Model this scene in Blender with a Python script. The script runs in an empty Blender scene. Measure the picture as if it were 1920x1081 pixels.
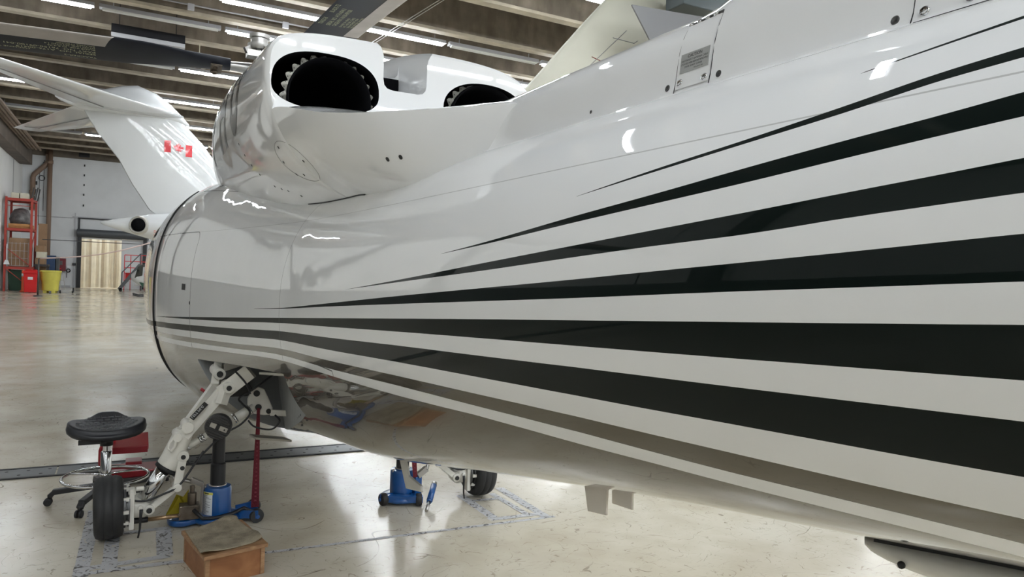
import bpy, bmesh, math, random
from mathutils import Vector, Matrix
from mathutils.bvhtree import BVHTree
random.seed(7)
C = bpy.context.scene.collection
PI = math.pi
V = Vector

# ------------------------------------------------------------------ materials
def mat(name, col, rough=0.5, metal=0.0, coat=0.0, coat_r=0.03, emit=None, es=0.0, bump=0.0, bscale=40.0, var=0.0, vscale=3.0, spec=0.5):
    m = bpy.data.materials.new(name); m.use_nodes = True
    nt = m.node_tree; b = nt.nodes['Principled BSDF']
    b.inputs['Base Color'].default_value = (*col, 1)
    b.inputs['Roughness'].default_value = rough
    b.inputs['Metallic'].default_value = metal
    b.inputs['Coat Weight'].default_value = coat
    b.inputs['Coat Roughness'].default_value = coat_r
    b.inputs['Specular IOR Level'].default_value = spec
    if emit:
        b.inputs['Emission Color'].default_value = (*emit, 1); b.inputs['Emission Strength'].default_value = es
    tc = None
    if bump or var:
        tc = nt.nodes.new('ShaderNodeTexCoord')
    if var:
        n = nt.nodes.new('ShaderNodeTexNoise'); n.inputs['Scale'].default_value = vscale; n.inputs['Detail'].default_value = 6
        nt.links.new(tc.outputs['Object'], n.inputs['Vector'])
        r = nt.nodes.new('ShaderNodeValToRGB')
        r.color_ramp.elements[0].position = 0.35; r.color_ramp.elements[1].position = 0.68
        r.color_ramp.elements[0].color = (*[c*(1-var) for c in col], 1)
        r.color_ramp.elements[1].color = (*[min(1, c*(1+var*0.6)) for c in col], 1)
        nt.links.new(n.outputs['Fac'], r.inputs['Fac']); nt.links.new(r.outputs['Color'], b.inputs['Base Color'])
    if bump:
        n2 = nt.nodes.new('ShaderNodeTexNoise'); n2.inputs['Scale'].default_value = bscale; n2.inputs['Detail'].default_value = 4
        nt.links.new(tc.outputs['Object'], n2.inputs['Vector'])
        bp = nt.nodes.new('ShaderNodeBump'); bp.inputs['Strength'].default_value = bump; bp.inputs['Distance'].default_value = 0.01
        nt.links.new(n2.outputs['Fac'], bp.inputs['Height']); nt.links.new(bp.outputs['Normal'], b.inputs['Normal'])
    return m

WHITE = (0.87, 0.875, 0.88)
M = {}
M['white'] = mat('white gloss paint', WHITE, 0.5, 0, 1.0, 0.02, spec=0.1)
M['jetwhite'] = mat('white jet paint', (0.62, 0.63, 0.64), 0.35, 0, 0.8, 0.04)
M['legwhite'] = mat('white leg enamel', (0.72, 0.70, 0.64), 0.35, 0, 0.3, 0.1, var=0.06, vscale=14)
M['chrome'] = mat('chrome', (0.75, 0.76, 0.78), 0.08, 1.0)
M['steel'] = mat('steel', (0.45, 0.44, 0.42), 0.3, 1.0)
M['darksteel'] = mat('dark steel', (0.10, 0.10, 0.10), 0.35, 0.7)
M['rubber'] = mat('tyre rubber', (0.022, 0.022, 0.023), 0.62, bump=0.12, bscale=60, var=0.3, vscale=8)
M['black'] = mat('black plastic', (0.012, 0.012, 0.014), 0.45)
M['flat_black'] = mat('deep matt black', (0.004, 0.004, 0.005), 0.9, spec=0.1)  # near-black for nozzle insides, cowling openings and the jet's exhaust hole
M['pu'] = mat('black foam seat', (0.02, 0.021, 0.026), 0.42)
M['green_grey'] = mat('grey primer', (0.30, 0.31, 0.31), 0.45, var=0.1, vscale=9)
M['greydark'] = mat('dark grey panel', (0.04, 0.038, 0.038), 0.5)
M['blue'] = mat('jack blue enamel', (0.006, 0.075, 0.27), 0.28, 0, 0.4, 0.08, var=0.1, vscale=12)
M['red'] = mat('red enamel', (0.33, 0.008, 0.018), 0.33, 0, 0.4, 0.08)
M['strap'] = mat('red webbing', (0.13, 0.008, 0.018), 0.8, bump=0.6, bscale=160)
M['brass'] = mat('worn brass bar', (0.42, 0.28, 0.16), 0.35, 0.8)
M['bronze'] = mat('oily pump metal', (0.16, 0.13, 0.10), 0.45, 0.7, var=0.3, vscale=20)
M['yellow'] = mat('yellow plastic', (0.62, 0.56, 0.10), 0.5, var=0.1, vscale=3)
M['yellowsteel'] = mat('yellow painted steel', (0.42, 0.33, 0.02), 0.45)
M['redplastic'] = mat('red plastic', (0.62, 0.012, 0.014), 0.4)
M['label'] = mat('white label', (0.72, 0.74, 0.76), 0.5)
M['ink'] = mat('black ink', (0.02, 0.02, 0.02), 0.6)
M['inkgrey'] = mat('grey ink', (0.25, 0.25, 0.25), 0.6)
M['stencil'] = mat('pale yellow stencil paint', (0.55, 0.56, 0.36), 0.7)
M['blade'] = mat('dark blade paint', (0.014, 0.016, 0.023), 0.5, spec=0.3, var=0.15, vscale=6)
M['bladestrip'] = mat('bare leading edge strip', (0.50, 0.46, 0.43), 0.42, 0.5, var=0.1, vscale=5)
M['bladestrip2'] = mat('polished leading edge cap', (0.62, 0.62, 0.62), 0.3, 0.8)
M['reg'] = mat('dark registration letters', (0.012, 0.013, 0.015), 0.3, 0, 0.35, 0.03)
M['reggrey'] = mat('grey letter outline', (0.34, 0.34, 0.33), 0.3, 0, 1.0, 0.02)
M['placard'] = mat('silver placard', (0.46, 0.47, 0.46), 0.4, 0.4)
M['wood'] = None
M['flagred'] = mat('flag red', (0.62, 0.01, 0.02), 0.4, 0, 0.5, 0.05)
M['tan'] = mat('primer tan skin', (0.50, 0.49, 0.41), 0.5, var=0.07, vscale=1.2)
M['tube'] = mat('lit fluorescent tube', (0.9, 0.9, 0.9), 0.4, emit=(0.91, 0.965, 1.0), es=49)
M['tubeoff'] = mat('unlit tube', (0.62, 0.63, 0.60), 0.35)
M['housing'] = mat('light housing', (0.42, 0.42, 0.44), 0.5)
M['pipe'] = mat('painted brown pipe', (0.20, 0.13, 0.09), 0.55)
M['rackred'] = mat('red rack steel', (0.38, 0.045, 0.03), 0.5)
M['card'] = mat('cardboard', (0.30, 0.19, 0.11), 0.85, var=0.15, vscale=3)
M['pallet'] = mat('pallet wood', (0.45, 0.22, 0.08), 0.8, var=0.2, vscale=6)
M['wrap'] = mat('wrapped grey load', (0.16, 0.15, 0.15), 0.4, var=0.5, vscale=5)
M['green'] = mat('green plastic', (0.02, 0.07, 0.04), 0.5)
M['navy'] = mat('navy plastic', (0.02, 0.05, 0.12), 0.5)
M['orange'] = mat('orange plastic', (0.62, 0.09, 0.02), 0.5)
M['glass'] = mat('dark cockpit glass', (0.02, 0.025, 0.025), 0.05, 0, 1.0, 0.01)
M['cream'] = mat('cream plastic', (0.62, 0.60, 0.48), 0.5)
M['trimblack'] = mat('black door frame', (0.012, 0.012, 0.014), 0.5)
M['shutter'] = mat('grey shutter steel', (0.07, 0.075, 0.08), 0.5)
M['seal'] = mat('black sealant', (0.008, 0.008, 0.009), 0.6)
M['tape'] = mat('worn grey floor tape', (0.40, 0.405, 0.42), 0.6, var=0.25, vscale=14, bump=0.3, bscale=30)

# ------------------------------------------------------------------ mesh helpers
class MB:
    def __init__(s): s.v = []; s.f = []; s.mi = []; s.sm = []
    def add(s, vs, fs, mi=0, sm=False):
        o = len(s.v); s.v += [tuple(v) for v in vs]
        for f in fs: s.f.append([i+o for i in f]); s.mi.append(mi); s.sm.append(sm)
        return s
    def box(s, c, d, R=None, mi=0):
        vs = []
        for sx in (-1, 1):
            for sy in (-1, 1):
                for sz in (-1, 1):
                    p = V((sx*d[0]/2, sy*d[1]/2, sz*d[2]/2))
                    if R is not None: p = R @ p
                    vs.append(p+V(c))
        return s.add(vs, [(0,1,3,2),(4,6,7,5),(0,4,5,1),(2,3,7,6),(0,2,6,4),(1,5,7,3)], mi)
    def bb(s, a, b, mi=0):
        return s.box([(a[i]+b[i])/2 for i in range(3)], [abs(b[i]-a[i]) for i in range(3)], None, mi)
    def bar(s, a, b, w, h, mi=0, up=(0,0,1)):
        a, b = V(a), V(b); d = (b-a); L = d.length; d.normalize(); u = V(up)
        if abs(d.dot(u)) > 0.98: u = V((0,1,0))
        x = d.cross(u).normalized(); z = x.cross(d)
        R = Matrix((x, d, z)).transposed()
        return s.box((a+b)/2, (w, L, h), R, mi)
    def loft(s, rings, mi=0, sm=True, closed=True, caps=True):
        n = len(rings[0]); vs = [p for r in rings for p in r]; fs = []
        m = n if closed else n-1
        for i in range(len(rings)-1):
            for j in range(m):
                k = (j+1) % n
                fs.append((i*n+j, i*n+k, (i+1)*n+k, (i+1)*n+j))
        s.add(vs, fs, mi, sm)
        if caps and closed:
            o = len(s.v)-len(vs)
            s.f.append([o+j for j in range(n)][::-1]); s.mi.append(mi); s.sm.append(False)
            s.f.append([o+(len(rings)-1)*n+j for j in range(n)]); s.mi.append(mi); s.sm.append(False)
        return s
    def cyl(s, a, b, r, r2=None, n=20, mi=0, sm=True, caps=True):
        return s.tube([a, b], [r, r if r2 is None else r2], n, mi, sm, caps)
    def tube(s, pts, r, n=10, mi=0, sm=True, caps=True, closed=False):
        pts = [V(p) for p in pts]; N = len(pts)
        rs = r if isinstance(r, (list, tuple)) else [r]*N
        rings = []; pu = None
        for i in range(N):
            if closed: d = pts[(i+1) % N]-pts[i-1]
            else: d = pts[min(i+1, N-1)]-pts[max(i-1, 0)]
            if d.length < 1e-9: d = V((0,0,1))
            d.normalize()
            if pu is None:
                u = V((0,0,1)) if abs(d.z) < 0.9 else V((0,1,0))
            else: u = pu
            x = d.cross(u).normalized(); u = x.cross(d).normalized(); pu = u
            rings.append([pts[i]+(x*math.cos(2*PI*k/n)+u*math.sin(2*PI*k/n))*rs[i] for k in range(n)])
        if closed: rings.append(rings[0])
        return s.loft(rings, mi, sm, True, caps and not closed)
    def lathe(s, prof, o, axis=(0,0,1), n=32, mi=0, sm=True, caps=True):
        ax = V(axis).normalized(); u = V((0,0,1)) if abs(ax.z) < 0.9 else V((1,0,0))
        x = ax.cross(u).normalized(); y = ax.cross(x)
        o = V(o)
        rings = [[o+ax*h+(x*math.cos(2*PI*k/n)+y*math.sin(2*PI*k/n))*max(r, 1e-5) for k in range(n)] for r, h in prof]
        return s.loft(rings, mi, sm, True, caps)
    def prism(s, poly, ax, mi=0, sm=False):
        # poly: list of 3D points, ax: extrusion vector
        p = [V(q) for q in poly]; a = V(ax); n = len(p)
        vs = p+[q+a for q in p]
        fs = [list(range(n))[::-1], [n+i for i in range(n)]]+[(i, (i+1) % n, n+(i+1) % n, n+i) for i in range(n)]
        return s.add(vs, fs, mi, sm)
    def build(s, name, mats, parent=None, bevel=0, seg=2, sharp=None, fix=True):
        me = bpy.data.meshes.new(name); me.from_pydata(s.v, [], s.f)
        if not isinstance(mats, (list, tuple)): mats = [mats]
        for m in mats: me.materials.append(M[m] if isinstance(m, str) else m)
        for p, i, sm in zip(me.polygons, s.mi, s.sm): p.material_index = i; p.use_smooth = sm
        me.update()
        if fix:
            bm = bmesh.new(); bm.from_mesh(me)
            bmesh.ops.recalc_face_normals(bm, faces=bm.faces); bm.to_mesh(me); bm.free()
        if sharp is not None:
            for p in me.polygons: p.use_smooth = True
            me.set_sharp_from_angle(angle=math.radians(sharp))
        o = bpy.data.objects.new(name, me); C.objects.link(o)
        if parent is not None: o.parent = parent; o.matrix_parent_inverse = parent.matrix_world.inverted()
        if bevel:
            b = o.modifiers.new('bevel', 'BEVEL'); b.width = bevel; b.segments = seg; b.limit_method = 'ANGLE'; b.angle_limit = math.radians(40)
        return o

def empty(name, loc, label, cat, group=None, rz=0):
    o = bpy.data.objects.new(name, None); C.objects.link(o); o.location = loc; o.rotation_euler = (0,0,rz)
    o.empty_display_size = 0.2
    o['label'] = label; o['category'] = cat
    if group: o['group'] = group
    bpy.context.view_layer.update()
    return o
def tag(o, label, cat, group=None, kind=None):
    if label: o['label'] = label
    if cat: o['category'] = cat
    if group: o['group'] = group
    if kind: o['kind'] = kind
    return o
def struct(o): o['kind'] = 'structure'; return o
def copy_tree(o, parent=None):
    c = o.copy(); C.objects.link(c); c.parent = parent
    for ch in list(o.children): copy_tree(ch, c)
    return c

def text_mesh(txt, size, width=1.0, spacing=1.0, align='LEFT', line=1.0, offset=0.0):
    cu = bpy.data.curves.new('t', 'FONT'); cu.body = txt; cu.size = size; cu.align_x = align
    cu.space_character = spacing; cu.space_line = line; cu.offset = offset; cu.resolution_u = 3
    o = bpy.data.objects.new('t', cu); C.objects.link(o)
    bpy.context.view_layer.update()
    me = bpy.data.meshes.new_from_object(o.evaluated_get(bpy.context.evaluated_depsgraph_get()))
    bpy.data.objects.remove(o); bpy.data.curves.remove(cu)
    vs = [(v.co.x*width, v.co.y) for v in me.vertices]; fs = [list(p.vertices) for p in me.polygons]
    return vs, fs
def place_text(mb, txt, size, o, ex, ey, width=1.0, spacing=1.0, align='LEFT', line=1.0, mi=0, thick=0.0, offset=0.0):
    vs, fs = text_mesh(txt, size, width, spacing, align, line, offset)
    o, ex, ey = V(o), V(ex).normalized(), V(ey).normalized()
    mb.add([o+ex*x+ey*y for x, y in vs], fs, mi)
    return mb

def interp(tab, y):
    xs = [a for a, _ in tab]; ys = [b for _, b in tab]; n = len(xs)
    if y <= xs[0]: return ys[0]+(y-xs[0])*(ys[1]-ys[0])/(xs[1]-xs[0])
    if y >= xs[-1]: return ys[-1]+(y-xs[-1])*(ys[-1]-ys[-2])/(xs[-1]-xs[-2])
    h = [xs[i+1]-xs[i] for i in range(n-1)]; d = [(ys[i+1]-ys[i])/h[i] for i in range(n-1)]
    m = [0]*n; m[0] = d[0]; m[-1] = d[-1]
    for i in range(1, n-1):
        if d[i-1]*d[i] > 0:
            w1 = 2*h[i]+h[i-1]; w2 = h[i]+2*h[i-1]; m[i] = (w1+w2)/(w1/d[i-1]+w2/d[i])
    for i in range(n-1):
        if y <= xs[i+1]:
            t = (y-xs[i])/h[i]; t2 = t*t; t3 = t2*t
            return (2*t3-3*t2+1)*ys[i]+(t3-2*t2+t)*h[i]*m[i]+(-2*t3+3*t2)*ys[i+1]+(t3-t2)*h[i]*m[i+1]
def bool_cut(o, cutters, solver='EXACT'):
    for c in cutters:
        md = o.modifiers.new('cut', 'BOOLEAN'); md.operation = 'DIFFERENCE'; md.solver = solver; md.object = c
        try: md.material_mode = 'TRANSFER'
        except Exception: pass
    bpy.context.view_layer.update()
    me = bpy.data.meshes.new_from_object(o.evaluated_get(bpy.context.evaluated_depsgraph_get()))
    o.modifiers.clear(); o.data = me
    for c in cutters: bpy.data.objects.remove(c)
    return o
# ------------------------------------------------------------------ camera
H = 1.66
cam = bpy.data.cameras.new('camera'); co = bpy.data.objects.new('camera', cam); C.objects.link(co)
cam.sensor_width = 36.0; cam.lens = 36.0*1350/1920; cam.clip_start = 0.02; cam.clip_end = 200
R_ = V((0.88198251, -0.46958573, 0.03995109)); U_ = V((-0.02689852, 0.03447475, 0.99904352)); F_ = V((0.47051389, 0.88221354, -0.01777497))
co.matrix_world = Matrix(((R_.x, U_.x, -F_.x, 0), (R_.y, U_.y, -F_.y, 0), (R_.z, U_.z, -F_.z, H), (0, 0, 0, 1)))
bpy.context.scene.camera = co

# ------------------------------------------------------------------ setting
XL, XR, YN, YF, ZC = -5.25, 42.0, -24.0, 47.5, 8.5
def node_floor():
    m = bpy.data.materials.new('sealed hangar floor'); m.use_nodes = True; nt = m.node_tree; b = nt.nodes['Principled BSDF']
    L = nt.links.new; N = nt.nodes.new
    tc = N('ShaderNodeTexCoord')
    def noise(sc, det, dist=0, vec=None):
        n = N('ShaderNodeTexNoise'); n.inputs['Scale'].default_value = sc; n.inputs['Detail'].default_value = det; n.inputs['Distortion'].default_value = dist
        L(vec or tc.outputs['Object'], n.inputs['Vector']); return n
    def ramp(f, a, b_, ca, cb):
        r = N('ShaderNodeValToRGB'); r.color_ramp.elements[0].position = a; r.color_ramp.elements[1].position = b_
        r.color_ramp.elements[0].color = (*ca, 1); r.color_ramp.elements[1].color = (*cb, 1); L(f, r.inputs['Fac']); return r
    n1 = noise(0.45, 8, 0.6); r1 = ramp(n1.outputs['Fac'], 0.36, 0.62, (0.53, 0.475, 0.375), (0.65, 0.61, 0.52))
    n2 = noise(3.0, 10, 0.3); r2 = ramp(n2.outputs['Fac'], 0.35, 0.6, (0.90, 0.88, 0.85), (1, 1, 1))
    mx = N('ShaderNodeMixRGB'); mx.blend_type = 'MULTIPLY'; mx.inputs[0].default_value = 1; L(r1.outputs[0], mx.inputs[1]); L(r2.outputs[0], mx.inputs[2])
    # streaky scuffs
    mp = N('ShaderNodeMapping'); mp.inputs['Scale'].default_value = (3, 26, 1); mp.inputs['Rotation'].default_value = (0, 0, 0.5); L(tc.outputs['Object'], mp.inputs['Vector'])
    n3 = noise(2.2, 8, 1.4, mp.outputs['Vector']); r3 = ramp(n3.outputs['Fac'], 0.27, 0.33, (0.45, 0.42, 0.38), (1, 1, 1))
    m3 = N('ShaderNodeMixRGB'); m3.blend_type = 'MULTIPLY'; m3.inputs[0].default_value = 0.8; L(mx.outputs[0], m3.inputs[1]); L(r3.outputs[0], m3.inputs[2])
    # fine specks
    n4 = noise(55, 3); r4 = ramp(n4.outputs['Fac'], 0.235, 0.27, (0.25, 0.22, 0.2), (1, 1, 1))
    m4 = N('ShaderNodeMixRGB'); m4.blend_type = 'MULTIPLY'; m4.inputs[0].default_value = 0.9; L(m3.outputs[0], m4.inputs[1]); L(r4.outputs[0], m4.inputs[2])
    # curved hairline scratches
    def hair(prev, sc, seed, wd, lo, hi, dark):
        mp = N('ShaderNodeMapping'); mp.inputs['Location'].default_value = (seed, seed*1.7, 0); L(tc.outputs['Object'], mp.inputs['Vector'])
        a = noise(sc, 1.5, 0.6, mp.outputs[0]); s_ = N('ShaderNodeMath'); s_.operation = 'SUBTRACT'; s_.inputs[1].default_value = 0.5; L(a.outputs['Fac'], s_.inputs[0])
        ab = N('ShaderNodeMath'); ab.operation = 'ABSOLUTE'; L(s_.outputs[0], ab.inputs[0]); lt = N('ShaderNodeMath'); lt.operation = 'LESS_THAN'; lt.inputs[1].default_value = wd; L(ab.outputs[0], lt.inputs[0])
        k_ = noise(sc*2.3, 3, 0, mp.outputs[0]); rk = ramp(k_.outputs['Fac'], lo, hi, (0, 0, 0), (1, 1, 1)); mu = N('ShaderNodeMath'); mu.operation = 'MULTIPLY'; L(lt.outputs[0], mu.inputs[0]); L(rk.outputs[0], mu.inputs[1])
        mx_ = N('ShaderNodeMixRGB'); mx_.blend_type = 'MULTIPLY'; L(mu.outputs[0], mx_.inputs[0]); L(prev, mx_.inputs[1]); mx_.inputs[2].default_value = (*dark, 1); return mx_.outputs[0]
    c_ = m4.outputs[0]
    for sc_, sd_, wd_, dk_ in ((1.1, 3.1, 0.0011, (0.45, 0.42, 0.4)), (2.6, 7.7, 0.0022, (0.5, 0.47, 0.45)), (5.5, 12.3, 0.004, (0.6, 0.57, 0.54)), (9.0, 21.0, 0.006, (0.68, 0.66, 0.63))):
        c_ = hair(c_, sc_, sd_, wd_, 0.50, 0.60, dk_)
    L(c_, b.inputs['Base Color'])
    n5 = noise(1.3, 6, 0.4); r5 = ramp(n5.outputs['Fac'], 0.3, 0.7, (0.12,)*3, (0.235,)*3); L(r5.outputs[0], b.inputs['Roughness'])
    b.inputs['Specular IOR Level'].default_value = 0.55
    bp = N('ShaderNodeBump'); bp.inputs['Strength'].default_value = 0.02; bp.inputs['Distance'].default_value = 0.002
    L(n2.outputs['Fac'], bp.inputs['Height']); L(bp.outputs['Normal'], b.inputs['Normal'])
    return m
M['floor'] = node_floor()
struct(MB().bb((XL-0.2, YN-0.2, -0.2), (XR+0.2, YF+0.2, 0)).build('floor', 'floor'))

def wave_wall(name, col, scale, axis, var=0.05, amt=0.35):
    m = mat(name, col, 0.55, var=var, vscale=0.7); nt = m.node_tree; b = nt.nodes['Principled BSDF']; L = nt.links.new
    tc = nt.nodes.new('ShaderNodeTexCoord'); w = nt.nodes.new('ShaderNodeTexWave'); w.wave_profile = 'SIN'
    w.bands_direction = axis; w.inputs['Scale'].default_value = scale; w.inputs['Distortion'].default_value = 0
    L(tc.outputs['Object'], w.inputs['Vector']); bp = nt.nodes.new('ShaderNodeBump'); bp.inputs['Strength'].default_value = amt; bp.inputs['Distance'].default_value = 0.04
    L(w.outputs['Fac'], bp.inputs['Height']); L(bp.outputs['Normal'], b.inputs['Normal']); return m
M['wall_corr'] = wave_wall('white ribbed wall sheet', (0.80, 0.80, 0.79), 1.6, 'Y')
M['wall_flat'] = mat('painted white panel wall', (0.62, 0.63, 0.64), 0.5, var=0.06, vscale=1.0)
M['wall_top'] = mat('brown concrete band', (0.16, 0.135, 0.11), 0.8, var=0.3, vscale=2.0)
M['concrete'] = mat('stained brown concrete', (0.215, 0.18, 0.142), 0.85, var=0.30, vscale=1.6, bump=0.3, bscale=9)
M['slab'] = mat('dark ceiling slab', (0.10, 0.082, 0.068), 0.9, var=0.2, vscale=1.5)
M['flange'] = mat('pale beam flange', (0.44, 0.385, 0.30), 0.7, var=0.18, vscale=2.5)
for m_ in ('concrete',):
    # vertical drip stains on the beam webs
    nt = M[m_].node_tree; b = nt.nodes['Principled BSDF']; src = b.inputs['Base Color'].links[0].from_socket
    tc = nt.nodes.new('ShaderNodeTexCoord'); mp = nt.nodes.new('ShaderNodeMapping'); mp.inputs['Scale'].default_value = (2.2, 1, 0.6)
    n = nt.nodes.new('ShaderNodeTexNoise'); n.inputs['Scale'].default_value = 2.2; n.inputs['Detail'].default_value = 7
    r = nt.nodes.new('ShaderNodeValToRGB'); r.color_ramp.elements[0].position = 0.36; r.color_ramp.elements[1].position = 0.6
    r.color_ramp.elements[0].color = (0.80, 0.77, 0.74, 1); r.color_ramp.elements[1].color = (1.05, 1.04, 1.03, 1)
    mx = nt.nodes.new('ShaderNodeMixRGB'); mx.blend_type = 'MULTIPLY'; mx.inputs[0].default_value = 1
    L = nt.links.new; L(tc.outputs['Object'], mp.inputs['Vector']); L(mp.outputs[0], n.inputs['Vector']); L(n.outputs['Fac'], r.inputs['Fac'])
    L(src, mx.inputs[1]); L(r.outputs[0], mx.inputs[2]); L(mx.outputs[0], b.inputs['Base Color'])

# walls
w = MB()
w.bb((XL-0.3, YN, 0), (XL, YF, ZC), 0)
for y in range(-22, 48, 6): w.bb((XL, y-0.012, 0), (XL+0.012, y+0.012, 6.9), 1)
w.bb((XL, YN, 0), (XL+0.02, 37.0, 1.7), 2)  # unseen dark band added so the fuselage stripes reflect something darker
struct(w.build('wall_left', ['wall_corr', 'seal', mat('added dark reflection band', (0.05, 0.052, 0.055), 0.6)]))
struct(MB().bb((XR, YN, 0), (XR+0.3, YF, ZC)).build('wall_right', 'wall_corr'))
w = MB(); w.bb((XL-0.3, YN-0.3, 0), (XR+0.3, YN, ZC))
struct(w.build('wall_near', 'wall_flat'))
# far wall with the strip-curtain doorway
DX0, DX1, DZ = -2.46, 0.80, 2.86
w = MB()
w.bb((XL-0.3, YF, 0), (DX0, YF+0.3, ZC)); w.bb((DX1, YF, 0), (XR+0.3, YF+0.3, ZC)); w.bb((DX0, YF, DZ), (DX1, YF+0.3, ZC))
w.bb((XL, YF-0.10, 7.25), (XR, YF, 8.0), 1)
w.bb((DX0-0.4, YF-0.03, 3.92), (DX1+0.1, YF, 4.02), 2)
for x, z0, z1 in ((-2.72, 0, 4.2), (0.95, 0, 4.1)): w.bb((x-0.03, YF-0.05, z0), (x+0.03, YF, z1), 2)
w.bb((XL, YF-0.01, 3.9), (DX0-0.4, YF, 3.92), 3)
for z in (4.6, 5.2, 5.75, 6.3, 6.85): w.bb((-2.37, YF-0.06, z), (-2.31, YF, z+0.11), 3)
struct(w.build('wall_far', ['wall_flat', 'wall_top', 'housing', 'seal']))
# space behind the strips: pale back room wall
w = MB(); w.bb((DX0-1.5, YF+4, 0), (DX1+1.5, YF+4.1, 4)); w.bb((DX0-1.5, YF+0.3, -0.05), (DX1+1.5, YF+4.1, 0)); w.bb((DX0-1.5, YF+0.3, 3.2), (DX1+1.5, YF+4.1, 3.3)); w.bb((DX0-1.55, YF+0.3, 0), (DX0-1.5, YF+4.1, 3.3)); w.bb((DX1+1.5, YF+0.3, 0), (DX1+1.55, YF+4.1, 3.3))
struct(w.build('wall_backroom', mat('warm cream back room', (0.62, 0.57, 0.47), 0.7)))

# ceiling: slab with deep concrete webs and pale flanges
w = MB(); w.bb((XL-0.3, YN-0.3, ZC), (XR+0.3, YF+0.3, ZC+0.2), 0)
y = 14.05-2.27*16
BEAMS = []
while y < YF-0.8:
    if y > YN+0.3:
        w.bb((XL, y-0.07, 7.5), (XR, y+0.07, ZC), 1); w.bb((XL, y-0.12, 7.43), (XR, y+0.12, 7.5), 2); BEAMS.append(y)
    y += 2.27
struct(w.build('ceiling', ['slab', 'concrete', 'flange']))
# crane-rail box and rolling door tracks along the left wall
w = MB(); w.bb((XL, YN, 6.55), (XL+0.55, YF-1.2, 7.4), 0)
for i in range(4): w.bb((XL+0.6+i*0.16, YN, 7.12-i*0.02), (XL+0.68+i*0.16, YF-3.5, 7.2-i*0.02), 1)
struct(w.build('trim_1', [mat('rusty brown box girder', (0.13, 0.105, 0.085), 0.7, var=0.25, vscale=1.2), mat('brown rails', (0.27, 0.20, 0.15), 0.6, var=0.3, vscale=1.0)]))
# steel columns on the left wall
for i, yy in enumerate((-18, -9.5, -1.5, 6.5, 15, 23.5, 32)):
    w = MB(); w.bb((XL, yy-0.16, 0), (XL+0.03, yy+0.16, 6.55)); w.bb((XL+0.27, yy-0.16, 0), (XL+0.3, yy+0.16, 6.55)); w.bb((XL, yy-0.02, 0), (XL+0.3, yy+0.02, 6.55))
    struct(w.build('trim_%d' % (i+4), 'greydark'))

# trench cover crossing the floor
def trench():
    m = mat('perforated steel trench cover', (0.10, 0.105, 0.11), 0.45, 0.4, var=0.2, vscale=4); nt = m.node_tree; b = nt.nodes['Principled BSDF']
    w = MB(); y0, y1 = 6.42, 6.70
    ang = -0.012
    w.bb((XL, y0-0.015, 0.001), (XR, y0+0.015, 0.009), 1); w.bb((XL, y1-0.015, 0.001), (XR, y1+0.015, 0.009), 1)
    x = XL
    while x < XR-1:
        w.bb((x+0.006, y0+0.02, 0.001), (x+1.194, y1-0.02, 0.007), 0)
        if x < 4:
            for i in range(8):
                for j in range(2): w.cyl((x+0.12+i*0.14+j*0.05, y0+0.08+j*0.12, 0.006), (x+0.12+i*0.14+j*0.05, y0+0.08+j*0.12, 0.0085), 0.012, n=8, mi=1)
        x += 1.2
    return struct(w.build('trim_2', [m, 'seal']))
trench()
struct(MB().bb((XL, YF-0.05, 0), (DX0-0.4, YF, 0.12)).build('baseboard_far', 'housing'))

# doorway trim, rolled shutter, strip curtain
w = MB(); w.bb((DX0-0.12, YF-0.18, 0), (DX0+0.08, YF, 3.0)); w.bb((DX1-0.08, YF-0.18, 0), (DX1+0.12, YF, 3.0)); w.bb((DX0-0.12, YF-0.12, 3.9), (DX1+0.1, YF-0.06, 3.96)); w.bb((DX0-0.1, YF-0.1, 3.0), (DX0-0.02, YF, 3.96))
struct(w.build('trim_3', 'trimblack'))
w = MB(); w.lathe([(0.20, 0), (0.22, 0.02), (0.22, 3.5), (0.20, 3.52)], (DX0-0.15, YF-0.28, 3.1), (1, 0, 0), n=24)
w.bb((DX0-0.15, YF-0.2, 2.86), (DX1+0.2, YF-0.02, 3.1))
o = w.build('roller_shutter', 'shutter', sharp=40); tag(o, 'dark grey rolled-up shutter above the yellowish strip curtain doorway', 'shutter')
def strip_mat(name, col, tr):
    m = mat(name, col, 0.35, var=0.10, vscale=2.5); b = m.node_tree.nodes['Principled BSDF']; b.inputs['Transmission Weight'].default_value = tr; b.inputs['Roughness'].default_value = 0.35; return m
mstrip = [strip_mat('yellowed pvc strip', (0.80, 0.73, 0.60), 0.6), strip_mat('pale pvc strip', (0.88, 0.84, 0.75), 0.75), strip_mat('brownish pvc strip', (0.66, 0.56, 0.42), 0.5)]
root = empty('strip_curtain', (-1.4, YF+0.05, 0), 'yellowed translucent strip curtain filling the doorway under the shutter', 'curtain')
w = MB(); w.bb((DX0+0.08, YF+0.03, DZ-0.08), (-0.38, YF+0.07, DZ)); w.build('curtain_rail', 'steel', root)
n = 16; sw = (-0.38-(DX0+0.08))/n
for i in range(n):
    x = DX0+0.08+i*sw; w = MB(); yy = YF+0.04+(0.012 if i % 2 else 0)
    w.bb((x-0.01, yy, 0.02), (x+sw+0.01, yy+0.004, DZ-0.05)); w.build('strip', mstrip[(0, 1, 0, 2, 1, 1, 0, 1, 2, 0, 1, 0, 0, 2, 0, 1)[i]], root)
o = MB().bb((-0.38, YF+0.02, 0), (DX1-0.08, YF+0.1, DZ-0.01)).build('door_1', 'wall_flat'); struct(o)

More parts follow.
